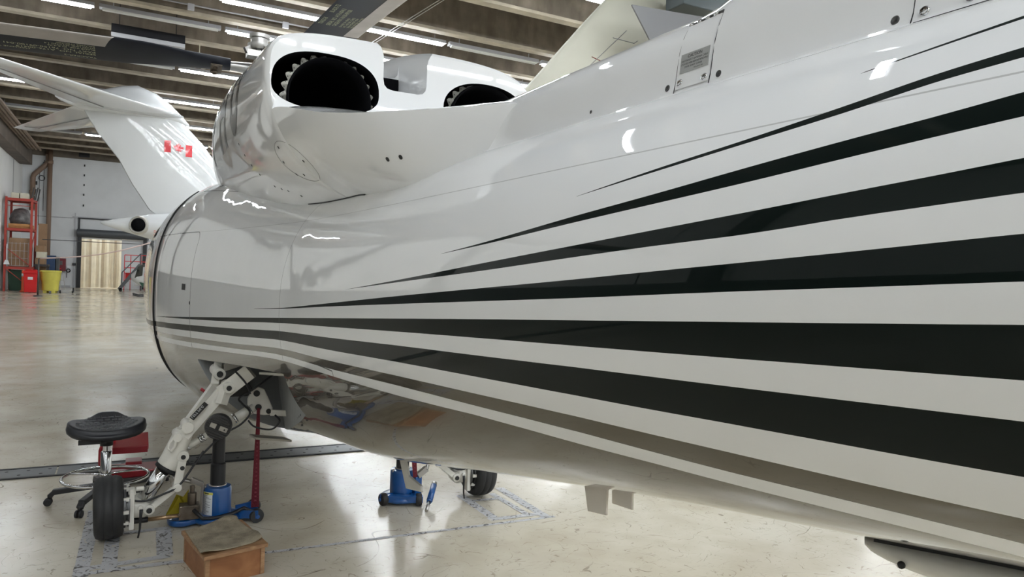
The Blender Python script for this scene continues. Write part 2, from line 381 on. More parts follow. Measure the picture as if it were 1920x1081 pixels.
# the fluorescent rows and an added tube behind the curtain
def fixture():
    r = empty('ceiling_light', (0, 0, 7.33), 'lit fluorescent batten hanging beneath the ribbed ceiling', 'ceiling light', 'lit fluorescent battens')
    w = MB(); w.prism([(-1.28, -0.10, 0.0), (-1.28, 0.10, 0.0), (-1.28, 0.05, 0.09), (-1.28, -0.05, 0.09)], (2.56, 0, 0)); 
    for x in (-1.0, 1.0): w.cyl((x, 0, 0.09), (x, 0, 0.2), 0.012, n=6)
    h = w.build('housing', 'housing', None); h.parent = r
    w = MB(); w.bb((-1.22, -0.055, -0.04), (1.22, 0.055, -0.002)); t = w.build('light_tube', 'tube', None); t.parent = r
    return r
lit = fixture(); first = True
off = copy_tree(lit); off['label'] = 'unlit fluorescent batten hanging beneath the ribbed ceiling'; off['group'] = 'unlit fluorescent battens'
for ch in off.children:
    if ch.name.startswith('light_tube'):
        ch.data = ch.data.copy(); ch.data.materials[0] = M['tubeoff']
usedon = usedoff = False
ROWS = {12.3: '001111111111', 16.78: '011011011111', 18.95: '101111011011', 23.5: '001111111111', 28.25: '101111101111', 33.2: '001101111111', 38.4: '011111111111',
        8.05: '010101111111', 4.25: '001011111111', -1.6: '111111110111', -6.4: '111111111111', -11.2: '101111111111', -16.0: '111111111111', -20.8: '111111111111'}
XOFF = {12.3: -3.1, 16.78: 0.19, 18.95: -2.12, 23.5: -2.9, 28.25: -3.78, 38.4: -3.31, 8.05: -1.4, 4.25: -2.9}
for yr, pat in ROWS.items():
    x = XOFF.get(yr, -3.3)
    for k, chh in enumerate(pat):
        src = lit if chh == '1' else off
        if src is lit:
            o = lit if not usedon else copy_tree(lit); usedon = True
        else:
            o = off if not usedoff else copy_tree(off); usedoff = True
        o.location = (x+k*2.66*(1.0 if k < 6 else 1.35), yr, 7.33)
bl = MB().bb((-2.9, YF+1.5, 3.08), (1.1, YF+1.64, 3.14)).build('ceiling_light', [M['tube']]); tag(bl, 'added unseen tube lighting the strip curtain from behind', 'ceiling light')  # tube added out of view to brighten the curtain strips

world = bpy.data.worlds.new('world'); bpy.context.scene.world = world; world.use_nodes = True
world.node_tree.nodes['Background'].inputs[0].default_value = (0.8, 0.85, 0.9, 1); world.node_tree.nodes['Background'].inputs[1].default_value = 0.3
sc = bpy.context.scene
sc.view_settings.view_transform = 'Standard'; sc.view_settings.look = 'None'; sc.view_settings.gamma = 1; sc.view_settings.use_curve_mapping = False
sc.view_settings.exposure = 0.66
sc.cycles.max_bounces = 8; sc.cycles.diffuse_bounces = 4; sc.cycles.glossy_bounces = 4; sc.cycles.transmission_bounces = 4
sc.cycles.use_denoising = True; sc.cycles.caustics_reflective = False; sc.cycles.sample_clamp_indirect = 6
EDGES = {
  'S0': [[(0.439, 1.9645), (0.524, 1.952), (0.626, 1.9369)], [(0.436, 1.9594), (0.522, 1.9487), (0.626, 1.9357)]],
  'S1': [[(0.416, 1.9165), (0.5, 1.9073), (0.599, 1.8914), (0.759, 1.8683), (0.931, 1.8471), (1.186, 1.8125)], [(0.41, 1.9031), (0.494, 1.8959), (0.594, 1.8809), (0.755, 1.8618), (0.928, 1.8421), (1.186, 1.8125)]],
  'S2': [[(0.396, 1.8611), (0.477, 1.8512), (0.576, 1.841), (0.736, 1.823), (0.906, 1.8026), (1.138, 1.777), (1.47, 1.738), (1.777, 1.7061)], [(0.388, 1.8342), (0.469, 1.8267), (0.568, 1.8171), (0.727, 1.8009), (0.898, 1.7854), (1.131, 1.7645), (1.467, 1.7324), (1.777, 1.7061)]],
  'S3': [[(0.379, 1.7912), (0.458, 1.783), (0.555, 1.7739), (0.713, 1.7583), (0.882, 1.7426), (1.113, 1.7209), (1.448, 1.6897), (1.973, 1.6397), (2.583, 1.5846)], [(0.374, 1.7569), (0.452, 1.7507), (0.549, 1.7431), (0.706, 1.7279), (0.876, 1.7165), (1.107, 1.6989), (1.442, 1.6718), (1.97, 1.6321), (2.583, 1.5846)]],
  'S4': [[(0.369, 1.7182), (0.448, 1.7116), (0.544, 1.7033), (0.7, 1.6906), (0.869, 1.6772), (1.099, 1.6583), (1.433, 1.6326), (1.96, 1.5921), (2.886, 1.5165), (3.557, 1.4614), (4.058, 1.4272)], [(0.367, 1.6735), (0.445, 1.6684), (0.541, 1.662), (0.698, 1.6519), (0.866, 1.6404), (1.096, 1.6242), (1.43, 1.6023), (1.957, 1.5678), (2.884, 1.5054), (3.557, 1.4571), (4.057, 1.4263)]],
  'S5': [[(0.367, 1.6334), (0.445, 1.6278), (0.542, 1.6213), (0.698, 1.6107), (0.867, 1.5994), (1.097, 1.5838), (1.431, 1.5616), (1.957, 1.5254), (2.882, 1.4609), (3.554, 1.4143), (4.467, 1.3517), (5.588, 1.2754), (6.764, 1.1982)], [(0.37, 1.5803), (0.45, 1.5753), (0.547, 1.5695), (0.705, 1.5598), (0.874, 1.5497), (1.105, 1.5363), (1.438, 1.5169), (1.962, 1.4857), (2.884, 1.4288), (3.555, 1.3899), (4.468, 1.3264), (5.588, 1.2594), (6.765, 1.1959)]],
  'S6': [[(0.376, 1.5392), (0.457, 1.5342), (0.555, 1.5283), (0.715, 1.5184), (0.885, 1.5086), (1.117, 1.4952), (1.451, 1.4746), (1.974, 1.4437), (2.893, 1.3865), (3.561, 1.3504), (4.472, 1.2863), (5.593, 1.2183), (6.389, 1.1751)], [(0.391, 1.4782), (0.474, 1.473), (0.575, 1.4678), (0.737, 1.4595), (0.91, 1.4495), (1.144, 1.4373), (1.478, 1.4194), (1.998, 1.391), (2.911, 1.3375), (3.572, 1.3064), (4.484, 1.2399), (5.602, 1.1757), (6.404, 1.1309)]],
  'S7': [[(0.411, 1.4238), (0.497, 1.4191), (0.6, 1.4149), (0.765, 1.408), (0.94, 1.4003), (1.174, 1.3906), (1.509, 1.3728), (2.028, 1.3448), (2.934, 1.2932), (3.589, 1.2639), (4.501, 1.1951), (5.618, 1.1273), (6.429, 1.0858)], [(0.431, 1.3835), (0.519, 1.3805), (0.625, 1.3764), (0.794, 1.3676), (0.97, 1.3613), (1.204, 1.3537), (1.538, 1.337), (2.054, 1.3108), (2.957, 1.259), (3.606, 1.2311), (4.516, 1.1641), (5.634, 1.0912), (6.456, 1.0487)]],
  'B': [[(0.451, 1.3552), (0.539, 1.3533), (0.646, 1.3491), (0.817, 1.3408), (0.995, 1.3338), (1.233, 1.3218), (1.565, 1.3085), (2.088, 1.2739), (2.979, 1.2306), (3.623, 1.2034), (4.534, 1.1345), (5.655, 1.0544), (6.492, 1.0104)]],
}
HW = [(-3, 0.33), (0.5, 0.42), (3.5, 0.5), (3.52, 0.502), (4.5, 0.6), (5.4, 0.73), (6.2, 0.86), (7, 0.94), (8, 0.97), (10, 0.97)]
ZT = [(-3, 2.04), (0.5, 2.08), (3.5, 2.1), (5, 2.25), (6, 2.4), (7, 2.45), (10, 2.45)]
ZB = [(-3, 1.7), (0.4, 1.31), (0.7, 1.262), (1.25, 1.168), (2.06, 1.012), (3.16, 0.8), (4.1, 0.69), (5, 0.545), (6, 0.43), (7, 0.38), (10, 0.38)]
ZM = [(-3, 1.9), (0.5, 1.68), (3.5, 1.47), (5, 1.4), (7, 1.36), (10, 1.36)]
NN = [(-3, 2.0), (3.0, 2.1), (3.5, 2.15), (5, 2.4), (7, 2.6), (10, 2.6)]
XC = 1.15
def sec(Y): return [interp(t, Y) for t in (HW, ZT, ZB, ZM, NN)]
def side_x(Y, z):
    hw, zt, zb, zm, n = sec(Y)
    t = (z-zm)/(zt-zm) if z >= zm else (zm-z)/(zm-zb)
    t = min(t, 1)
    return XC-hw*(1-t**n)**(1/n)

# fuselage paint: stripe edges run along the body as measured heights over the length
def paint_fuselage():
    m = bpy.data.materials.new('striped fuselage paint'); m.use_nodes = True; nt = m.node_tree; b = nt.nodes['Principled BSDF']
    N = nt.nodes.new; L = nt.links.new
    b.inputs['Coat Weight'].default_value = 1; b.inputs['Coat Roughness'].default_value = 0.012; b.inputs['Coat IOR'].default_value = 1.36
    b.inputs['Roughness'].default_value = 0.5; b.inputs['Specular IOR Level'].default_value = 0.05
    tc = N('ShaderNodeTexCoord'); sp = N('ShaderNodeSeparateXYZ'); L(tc.outputs['Object'], sp.inputs[0])
    def math_(op, a, c=None, clamp=False):
        n = N('ShaderNodeMath'); n.operation = op; n.use_clamp = clamp
        for i, q in enumerate((a, c)):
            if q is None: continue
            if isinstance(q, (int, float)): n.inputs[i].default_value = q
            else: L(q, n.inputs[i])
        return n.outputs[0]
    Y, Z = sp.outputs[1], sp.outputs[2]
    t = math_('POWER', math_('DIVIDE', math_('MAXIMUM', Y, 0.0), 8.0), 0.5)
    zn = math_('DIVIDE', math_('SUBTRACT', Z, 0.9), 1.2)
    def edge(pts, eps=0.0):
        pts = sorted(pts); y0, y1 = pts[0][0], pts[-1][0]
        ys = [0.02]+[y0+(y1-y0)*(k/22)**1.6 for k in range(23)]
        fc = N('ShaderNodeFloatCurve'); mp = fc.mapping; mp.use_clip = False; cu = mp.curves[0]
        P = []
        for y in ys:
            z = interp(pts, y); P.append((math.sqrt(y/8), (z+eps-0.9)/1.2))
        if eps == 0.0 and y1 < 6: P.append((min(1, math.sqrt((y1+0.03)/8)), P[-1][1]-0.02)); P.append((1, P[-1][1]))
        elif y1 < 6: P.append((1, P[-1][1]))
        else:
            z = interp(pts, 8.0); P.append((1, (z-0.9)/1.2))
        cu.points[0].location = P[0]; cu.points[1].location = P[-1]
        for q in P[1:-1]: cu.points.new(*q)
        for q in cu.points: q.handle_type = 'VECTOR'
        mp.update(); L(t, fc.inputs['Value']); return fc.outputs[0]
    def band(u, l):
        return math_('MULTIPLY', math_('LESS_THAN', zn, u), math_('GREATER_THAN', zn, l))
    dark = None
    for k in ('S0', 'S1', 'S2', 'S3', 'S4', 'S5', 'S6'):
        up, lo = EDGES[k]
        # keep the tip closed: lower edge never above the upper edge
        lo = [(y, z) for y, z in lo]
        s = band(edge(up), edge(lo, 0.0001))
        dark = s if dark is None else math_('MAXIMUM', dark, s)
    taupe = math_('MAXIMUM', band(edge(EDGES['S7'][0]), edge(EDGES['S7'][1], 0.0001)), math_('LESS_THAN', zn, edge(EDGES['B'][0], 0.0001)))
    # skin seams
    def near(v, c, w): return math_('LESS_THAN', math_('ABSOLUTE', math_('SUBTRACT', v, c)), w)
    seam = near(Y, 3.572, 0.0016)
    cr = near(Z, math_('ADD', 1.885, 0.0), 0.0012)
    s3 = math_('MULTIPLY', near(Y, 2.80, 0.003), math_('LESS_THAN', Z, 1.262))
    s3b = math_('MULTIPLY', near(Z, 1.26, 0.0025), math_('MULTIPLY', math_('GREATER_THAN', Y, 2.8), math_('LESS_THAN', Y, 3.0)))
    s3 = math_('MAXIMUM', s3, s3b)
    # rounded baggage door outline
    dy = math_('SUBTRACT', math_('ABSOLUTE', math_('SUBTRACT', Y, 6.42)), 0.76)
    dz = math_('SUBTRACT', math_('ABSOLUTE', math_('SUBTRACT', Z, 1.435)), 0.37)
    q = math_('SQRT', math_('ADD', math_('POWER', math_('MAXIMUM', dy, 0.0), 2.0), math_('POWER', math_('MAXIMUM', dz, 0.0), 2.0)))
    sd = math_('SUBTRACT', math_('ADD', q, math_('MINIMUM', math_('MAXIMUM', dy, dz), 0.0)), 0.08)
    door = math_('LESS_THAN', math_('ABSOLUTE', sd), 0.004)
    lines = math_('MAXIMUM', math_('MAXIMUM', seam, s3), door)
    def mix(f, a, c):
        n = N('ShaderNodeMixRGB')
        L(f, n.inputs[0])
        for i, qq in ((1, a), (2, c)):
            if isinstance(qq, tuple): n.inputs[i].default_value = (*qq, 1)
            else: L(qq, n.inputs[i])
        return n.outputs[0]
    c = mix(dark, WHITE, (0.0035, 0.0075, 0.0065))
    c = mix(taupe, c, (0.118, 0.101, 0.070))
    c = mix(math_('MULTIPLY', cr, math_('SUBTRACT', 1.0, dark)), c, (0.56, 0.56, 0.56))
    c = mix(lines, c, (0.12, 0.12, 0.12))
    L(c, b.inputs['Base Color'])
    L(math_('SUBTRACT', 1.0, math_('MULTIPLY', dark, 0.5)), b.inputs['Coat Weight'])
    L(math_('MULTIPLY', taupe, 0.6), b.inputs['Metallic']); L(math_('SUBTRACT', 0.5, math_('MULTIPLY', taupe, 0.33)), b.inputs['Roughness'])
    # faint panel waviness, stronger in the thin skins round the joint
    nz = N('ShaderNodeTexNoise'); nz.inputs['Scale'].default_value = 2.3; nz.inputs['Detail'].default_value = 2; L(tc.outputs['Object'], nz.inputs['Vector'])
    mr = N('ShaderNodeMapRange'); mr.inputs[1].default_value = 1.8; mr.inputs[2].default_value = 3.4; mr.inputs[3].default_value = 0.03; mr.inputs[4].default_value = 0.15; L(Y, mr.inputs[0])
    bp = N('ShaderNodeBump'); bp.inputs['Distance'].default_value = 0.02; L(mr.outputs[0], bp.inputs['Strength']); L(nz.outputs['Fac'], bp.inputs['Height'])
    L(bp.outputs[0], b.inputs['Coat Normal'])
    return m
M['fuse'] = paint_fuselage()

heli = empty('helicopter', (XC, 4.9, 0), 'white twin-engine helicopter with dark green stripes raised on blue jacks', 'helicopter')
def superring(xc, Y, hw, zt, zb, zm, n, cnt=144):
    out = []
    for i in range(cnt):
        a = 2*PI*i/cnt; c, s = math.cos(a), math.sin(a)
        x = hw*math.copysign(abs(c)**(2/n), c); z = math.copysign(abs(s)**(2/n), s)*((zt-zm) if s > 0 else (zm-zb))
        out.append((xc+x, Y, zm+z))
    return out
ys = []; y = -2.6
while y < 10.4: ys.append(y); y += 0.07
rings = []
for Y in ys:
    hw, zt, zb, zm, n = sec(min(Y, 10)); rings.append(superring(XC, Y, hw, zt, zb, zm, n))
for k in range(1, 13):
    t = k/12; Y = ys[-1]+2.3*math.sin(t*PI/2); f = math.sqrt(max(0.0, 1-t**2.2))*0.98+0.02
    hw, zt, zb, zm, n = sec(10); zz = 1.0+0.36*f
    rings.append(superring(XC, Y, hw*f, zz+(zt-zm)*f, zz-(zm-zb)*f, zz, n))
fus = MB().loft(rings).build('fuselage', ['fuse', 'green_grey'], None)
cut = []
for sgn in (-1, 1):
    xa, xb = (XC-0.16, XC-1.6) if sgn < 0 else (XC+0.16, XC+1.6)
    kx = lambda y: XC+sgn*(0.17+0.19*max(0.0, min(1.0, (5.0-y)/1.4)))
    poly = [(xa, 5.50, 0.985), (xa, 3.625, 1.135), (xa, 3.60, 0.95), (xa, 3.50, 0.72), (xa, 3.44, 0.25), (xa, 4.85, 0.25), (xa, 5.02, 0.50), (xa, 5.32, 0.76)]
    mm_ = MB(); n_ = len(poly); vs_ = [(kx(p[1]), p[1], p[2]) for p in poly]+[(xb, p[1], p[2]) for p in poly]
    mm_.add(vs_, [[n_+i for i in range(n_)]]+[(i, (i+1) % n_, n_+(i+1) % n_, n_+i) for i in range(n_)])
    mm_.add([V((sum(v[0] for v in vs_[:n_])/n_, sum(v[1] for v in vs_[:n_])/n_, sum(v[2] for v in vs_[:n_])/n_))]+vs_[:n_], [(0, i+1, (i+1) % n_+1) for i in range(n_)])
    co_ = mm_.build('cutter', 'green_grey'); bm_ = bmesh.new(); bm_.from_mesh(co_.data); bmesh.ops.remove_doubles(bm_, verts=bm_.verts, dist=1e-5); bmesh.ops.recalc_face_normals(bm_, faces=bm_.faces); bm_.to_mesh(co_.data); bm_.free(); cut.append(co_)
# cabin window recesses are not visible; the skin stays closed
bool_cut(fus, cut)
for p in fus.data.polygons: p.use_smooth = True
fus.data.set_sharp_from_angle(angle=math.radians(35))
fus.parent = heli; fus.matrix_parent_inverse = heli.matrix_world.inverted()

# cabin doors standing slightly proud of the skin
for sgn in (-1, 1):
    w = MB(); rings = []
    def dring(Y, off):
        hw, zt, zb, zm, n = sec(min(Y, 10)); full = superring(XC, Y, hw+off, zt+off*0.4, zb-off*0.6, zm, n, 180)
        idx = range(62, 119) if sgn < 0 else list(range(0, 29))[::-1]+list(range(151, 180))[::-1]
        return [full[i] for i in idx]
    for Y, off in [(7.06, 0.001), (7.07, 0.014)]+[(7.12+0.15*i, 0.016) for i in range(13)]+[(9.0, 0.001)]: rings.append(dring(Y, off))
    w.loft(rings[:2], 1, closed=False, caps=False, sm=False); w.loft(rings[1:], 0, closed=False, caps=False)
    w.build('cabin_door', ['fuse', 'seal'], heli)
# structure inside the left and right wheel wells
for sgn in (-1, 1):
    X = lambda d: XC+sgn*d
    w = MB(); w.box((X(0.46), 5.36, 0.80), (0.17, 0.12, 0.17), Matrix.Rotation(0.5*sgn, 3, 'Y')); w.build('equipment_box', 'greydark', heli, bevel=0.006)
    w = MB(); w.bar((X(0.40), 4.62, 1.00), (X(0.30), 4.05, 1.06), 0.05, 0.014); w.build('frame_rib', 'legwhite', heli)
    w = MB(); w.bar((X(0.62), 5.44, 0.90), (X(0.40), 5.44, 0.97), 0.02, 0.05); w.build('bulkhead_brace', 'legwhite', heli)
    w = MB(); w.prism([(X(0.47), 4.62, 0.615), (X(0.28), 4.55, 0.60), (X(0.28), 4.30, 0.635), (X(0.47), 4.36, 0.65)], (0, 0, 0.012)); w.build('small_well_door', mat('dull door paint', (0.22, 0.20, 0.16), 0.4, 0, 0.5, 0.05), heli)
    w = MB()
    for i in range(26):
        y = 4.72-(i % 13)*0.08; z = (0.80 if i < 13 else 1.0)+0.02*(i % 3)+0.004*(i % 13); d = 0.17+0.19*max(0.0, min(1.0, (5.0-y)/1.4))
        w.cyl((X(d-0.004), y, z), (X(d+0.006), y, z), 0.006, n=6)
    for i in range(24):
        x = 0.24+(i % 8)*0.055; z = 0.72+(i//8)*0.1+0.02*(i % 2)
        w.cyl((X(x), 5.50, z), (X(x), 5.475, z), 0.006, n=6)
    w.build('rivet_row', 'darksteel', heli); 
# ---- engine cowling
def inside(x, z, a, zc, up, dn, nu, nd, zr):
    if x > XC: a = a*(1-0.09*max(0.0, min(1.0, (up-0.08)*12))); nu = 2+(nu-2)*0.5
    X = abs(x-XC)/a
    if X >= 1: return False
    t = (z-zc)/up if z > zc else (zc-z)/dn; n = nu if z > zc else nd
    if z > zr-0.035*X**5: return False
    return X**n+t**n < 1
#        Y    a      zc     up    dn    nu   nd   rim height
CW = [(1.60, 0.14, 2.36, 0.20, 0.58, 4, 2.1, 2.13), (1.75, 0.19, 2.38, 0.20, 0.60, 4, 2.1, 2.16), (1.90, 0.25, 2.40, 0.20, 0.61, 4, 2.1, 2.18), (2.13, 0.37, 2.42, 0.20, 0.62, 4, 2.1, 2.192),
      (2.35, 0.505, 2.44, 0.20, 0.60, 4.3, 2.1, 2.205), (2.60, 0.60, 2.45, 0.20, 0.57, 4.5, 2.1, 2.238), (2.85, 0.645, 2.46, 0.20, 0.555, 4.6, 2.1, 2.295),
      (3.02, 0.658, 2.47, 0.20, 0.55, 4.6, 2.1, 2.330), (3.10, 0.661, 2.47, 0.20, 0.55, 4.6, 2.1, 2.342), (3.148, 0.662, 2.47, 0.20, 0.55, 4.6, 2.1, 2.345),
      (3.152, 0.652, 2.47, 0.190, 0.548, 4.6, 2.1, 4), (3.165, 0.662, 2.47, 0.205, 0.55, 4.6, 2.1, 4), (3.20, 0.668, 2.47, 0.215, 0.55, 4.4, 2.1, 4),
      (3.6, 0.665, 2.48, 0.29, 0.56, 3.6, 2.1, 4), (4.2, 0.655, 2.52, 0.36, 0.60, 3.0, 2.1, 4), (5.0, 0.64, 2.58, 0.44, 0.62, 2.6, 2.1, 4), (5.8, 0.62, 2.60, 0.50, 0.60, 2.4, 2.1, 4),
      (6.5, 0.56, 2.60, 0.52, 0.58, 2.2, 2.1, 4), (7.2, 0.46, 2.56, 0.42, 0.55, 2.1, 2.0, 4), (7.9, 0.32, 2.50, 0.22, 0.5, 2.0, 2.0, 4), (8.4, 0.12, 2.44, 0.06, 0.4, 2.0, 2.0, 4)]
tabs = [[(r[0], r[k]) for r in CW] for k in range(1, 8)]
cy = sorted(set([r[0] for r in CW]+[1.66+0.06*i for i in range(24)]+[3.2+0.07*i for i in range(1, 74)]))
cy = [y for y in cy if y <= 8.4 and not (3.0 < y < 3.25 and y not in [r[0] for r in CW])]
rings = []; NC = 220; CZ = 2.22
for Y in cy:
    P = [interp(t, Y) for t in tabs]; ring = []
    cz = min(CZ, P[1]+P[2]*0.4, P[6]-0.06)
    if Y < 3.5: cz = min(cz, 2.14)
    if P[6] < 3:
        X_ = 0.95
        for _ in range(30):
            z_ = P[6]-0.035*X_**5; X_ = max(0.2, 1-(max(0.0, (P[1]-z_)/P[3]))**P[5])**(1/P[5])
        cxr, czr = P[0]*X_, P[6]-0.035*X_**5
    else:
        cxr, czr = P[0]*0.5**(1/P[4]), P[1]+P[2]*0.5**(1/P[4])
    ph = math.atan2(czr-cz, cxr)
    N1, N2 = 74, 72
    angs = [-PI/2+(ph+PI/2)*(k/N1)**0.8 for k in range(N1)]+[ph+(PI-2*ph)*k/N2 for k in range(N2)]+[PI-ph+(PI/2+ph)*(1-(1-k/N1)**0.8) for k in range(N1)]
    for a in angs:
        dx, dz = math.cos(a), math.sin(a); lo, hi = 0.0, 1.2
        for _ in range(22):
            mm = (lo+hi)/2
            if inside(XC+dx*mm, cz+dz*mm, *P): lo = mm
            else: hi = mm
        ring.append((XC+dx*lo, Y, cz+dz*lo))
    rings.append(ring)
cowl = MB().loft(rings).build('engine_cowling', ['white', 'flat_black'], None)
cut = []
def supershape(xc, zc, a, bu, bd, n, cnt=56):
    out = []
    for i in range(cnt):
        t = 2*PI*i/cnt; c, s = math.cos(t), math.sin(t)
        out.append((xc+a*math.copysign(abs(c)**(2/n), c), 0, zc+(bu if s > 0 else bd)*math.copysign(abs(s)**(2/n), s)))
    return out
for xo, aw in ((0.735, 0.232), (1.50, 0.222)):
    cut.append(MB().prism([(p[0], 2.95, p[2]) for p in supershape(xo, 2.435, aw, 0.150 if xo < 1 else 0.138, 0.098, 2.5 if xo < 1 else 2.2)], (0, 0.95, 0)).build('cutter', 'flat_black'))
def flare(z0, zt, y):
    half = [(0.0, z0), (0.06, z0), (0.085, z0+0.006), (0.098, z0+0.02), (0.103, z0+0.045), (0.104, zt-0.075), (0.108, zt-0.055), (0.118, zt-0.034), (0.134, zt-0.017), (0.155, zt-0.006), (0.20, zt), (0.20, 3.9)]
    pts = [(1.088+x, y, z) for x, z in half]+[(1.088-x, y, z) for x, z in half[::-1][:-1]]
    return pts
mm_ = MB(); mm_.loft([flare(2.472, zt_, y_) for y_, zt_ in ((2.9, 2.675), (3.15, 2.690), (3.3, 2.73), (3.56, 2.785))], sm=False); cut.append(mm_.build('cutter', 'white'))
mm_ = MB(); mm_.loft([flare(z0_, zt_, y_) for y_, z0_, zt_ in ((3.5, 2.635, 2.775), (4.2, 2.68, 2.88), (4.9, 2.82, 3.0), (5.5, 3.02, 3.12))], sm=False); cut.append(mm_.build('cutter', 'white'))
bool_cut(cowl, cut)
for p in cowl.data.polygons: p.use_smooth = True
cowl.data.set_sharp_from_angle(angle=math.radians(32))
cowl.parent = heli; cowl.matrix_parent_inverse = heli.matrix_world.inverted()
MB().bb((1.10, 3.545, 2.49), (1.188, 3.565, 2.632)).build('cooling_opening', 'flat_black', heli)

def bvh_of(o):
    dg = bpy.context.evaluated_depsgraph_get(); return BVHTree.FromObject(o, dg)
bpy.context.view_layer.update()
def world_bvh(o):
    me = o.data; mw = o.matrix_world
    return BVHTree.FromPolygons([mw @ v.co for v in me.vertices], [list(p.vertices) for p in me.polygons])
BC = world_bvh(cowl); BF = world_bvh(fus)
def cast(bv, Y, z, off=0.001):
    loc, nor, _, _ = bv.ray_cast(V((-2, Y, z)), V((1, 0, 0)), 4)
    if loc is None: return None, None
    if nor.x > 0: nor = -nor
    return loc+nor*off, nor
def wrap(name, vs, fs, bv, mats, parent, mi=0, off=0.0012, grid=0.05):
    # flat outline in (Y,z) is diced and laid on the skin
    bm = bmesh.new(); bvs = [bm.verts.new((0, y, z)) for y, z in vs]
    for f in fs:
        try: bm.faces.new([bvs[i] for i in f])
        except ValueError: pass
    ysx = [a for a, _ in vs]; zsx = [b for _, b in vs]
    g = min(ysx)+grid
    while g < max(ysx):
        bmesh.ops.bisect_plane(bm, geom=bm.verts[:]+bm.edges[:]+bm.faces[:], plane_co=(0, g, 0), plane_no=(0, 1, 0)); g += grid
    g = min(zsx)+grid
    while g < max(zsx):
        bmesh.ops.bisect_plane(bm, geom=bm.verts[:]+bm.edges[:]+bm.faces[:], plane_co=(0, 0, g), plane_no=(0, 0, 1)); g += grid
    dead = []
    for v in bm.verts:
        p, nn = cast(bv, v.co.y, v.co.z, off)
        if p is None: dead.append(v)
        else: v.co = p
    if dead: bmesh.ops.delete(bm, geom=dead, context='VERTS')
    me = bpy.data.meshes.new(name); bm.to_mesh(me); bm.free()
    for m in (mats if isinstance(mats, list) else [mats]): me.materials.append(M[m])
    for p in me.polygons: p.use_smooth = True
    o = bpy.data.objects.new(name, me); C.objects.link(o); o.parent = parent; o.matrix_parent_inverse = parent.matrix_world.inverted(); return o
bpy.context.view_layer.update()
# registration letters, read from nose to tail
for chh, y0, z0, wd in (('F', 5.95, 2.42, 0.95), ('H', 5.25, 2.42, 0.95), ('U', 4.56, 2.42, 0.95)):
    vs, fs = text_mesh(chh, 0.66, wd, offset=0.030); x0 = min(v[0] for v in vs)
    wrap('registration_letter', [(y0-(x-x0), z0+yy) for x, yy in vs], fs, BC, 'reggrey', heli, off=0.001)
    vs, fs = text_mesh(chh, 0.66, wd, offset=0.018); 
    wrap('registration_letter', [(y0-(x-x0)-0.0, z0+yy) for x, yy in vs], fs, BC, 'reg', heli, off=0.002)

def dot(bv, Y, z, r, mats, parent, name='fastener', h=0.002, prof=None):
    p, n = cast(bv, Y, z, 0)
    if p is None: return
    w = MB()
    if prof: w.lathe(prof, p-n*0.001, n, n=16)
    else: w.lathe([(r, 0), (r, h), (r*0.6, h*1.2)], p-n*0.0005, n, n=12)
    return w.build(name, mats, parent)
def ringline(bv, cy_, cz_, a, b_, rot, wid, name, mats, parent, closed=True, n=60, t0=0, t1=2*PI):
    pts = []
    for i in range(n):
        t = t0+(t1-t0)*i/(n-1 if not closed else n); u, v = a*math.cos(t), b_*math.sin(t)
        p, nn = cast(bv, cy_+u*math.cos(rot)-v*math.sin(rot), cz_+u*math.sin(rot)+v*math.cos(rot), 0.0002)
        if p is not None: pts.append(p)
    return MB().tube(pts, wid, n=5, closed=closed).build(name, mats, parent)
ringline(BC, 3.24, 2.122, 0.19, 0.078, 0.15, 0.0013, 'inspection_panel', 'inkgrey', heli)
for yy, zz in ((3.31, 2.184), (3.15, 2.166), (3.11, 2.107), (3.40, 2.134), (3.37, 2.081), (3.27, 2.07)): dot(BC, yy, zz, 0.0065, 'ink', heli)
for yy, zz in ((2.36, 2.036), (2.29, 2.037)): dot(BC, yy, zz, 0.0085, 'ink', heli)
for yy, zz in ((4.36, 2.407), (4.30, 2.334), (4.23, 2.265), (4.17, 2.206), (4.11, 2.153), (3.99, 2.084), (3.90, 2.064), (3.82, 2.048), (3.71, 2.018)): dot(BC, yy, zz, 0.0065, 'ink', heli)
dot(BF, 5.59, 1.375, 0.012, 'ink', heli, 'door_lock')
pl = [cast(BF, 6.5-1.9*i/29, 2.255-0.155*(i/29)**1.2, 0.0)[0] for i in range(30)]; pl = [p for p in pl if p is not None]
MB().tube(pl+[cast(BF, 4.55, 2.135, 0.0)[0]], 0.0022, n=6).build('deck_panel_gap', 'seal', heli)
for yy in (6.04, 5.72): wrap('deck_vent', [(yy+0.05, 2.262), (yy-0.05, 2.262), (yy-0.04, 2.285), (yy+0.06, 2.285)], [(0, 1, 2, 3)], BF, 'ink', heli)
wrap('door_placard', [(5.82, 1.46), (5.72, 1.46), (5.72, 1.505), (5.82, 1.505)], [(0, 1, 2, 3)], BF, 'ink', heli)
# dark sealant line where the cowling meets the boom
pts = []
for i in range(70):
    Y = 1.98+(3.80-1.98)*i/69; prev = None; best = None
    def gap(z):
        a_, _ = cast(BC, Y, z, 0); b_, _ = cast(BF, Y, z, 0)
        if a_ is None: return 1
        if b_ is None: return -1
        return a_.x-b_.x
    k = 0; z = 2.30
    while z > 1.9 and gap(z) < 0: z -= 0.01
    if z > 1.9:
        lo, hi = z, z+0.01
        for _ in range(16):
            m_ = (lo+hi)/2
            if gap(m_) < 0: hi = m_
            else: lo = m_
        q_ = cast(BC, Y, hi, 0)[0]
        if q_ is not None: pts.append(q_-V((0.001, 0, 0)))
pts = [pts[0]]+[(pts[i-1]+pts[i]+pts[i+1])/3 for i in range(1, len(pts)-1)]+[pts[-1]]
if len(pts) > 3: MB().tube(pts, [0.0012+0.0028*min(1, max(0, (p.y-2.1)/0.4)) for p in pts], n=6).build('cowling_seal', 'seal', heli)

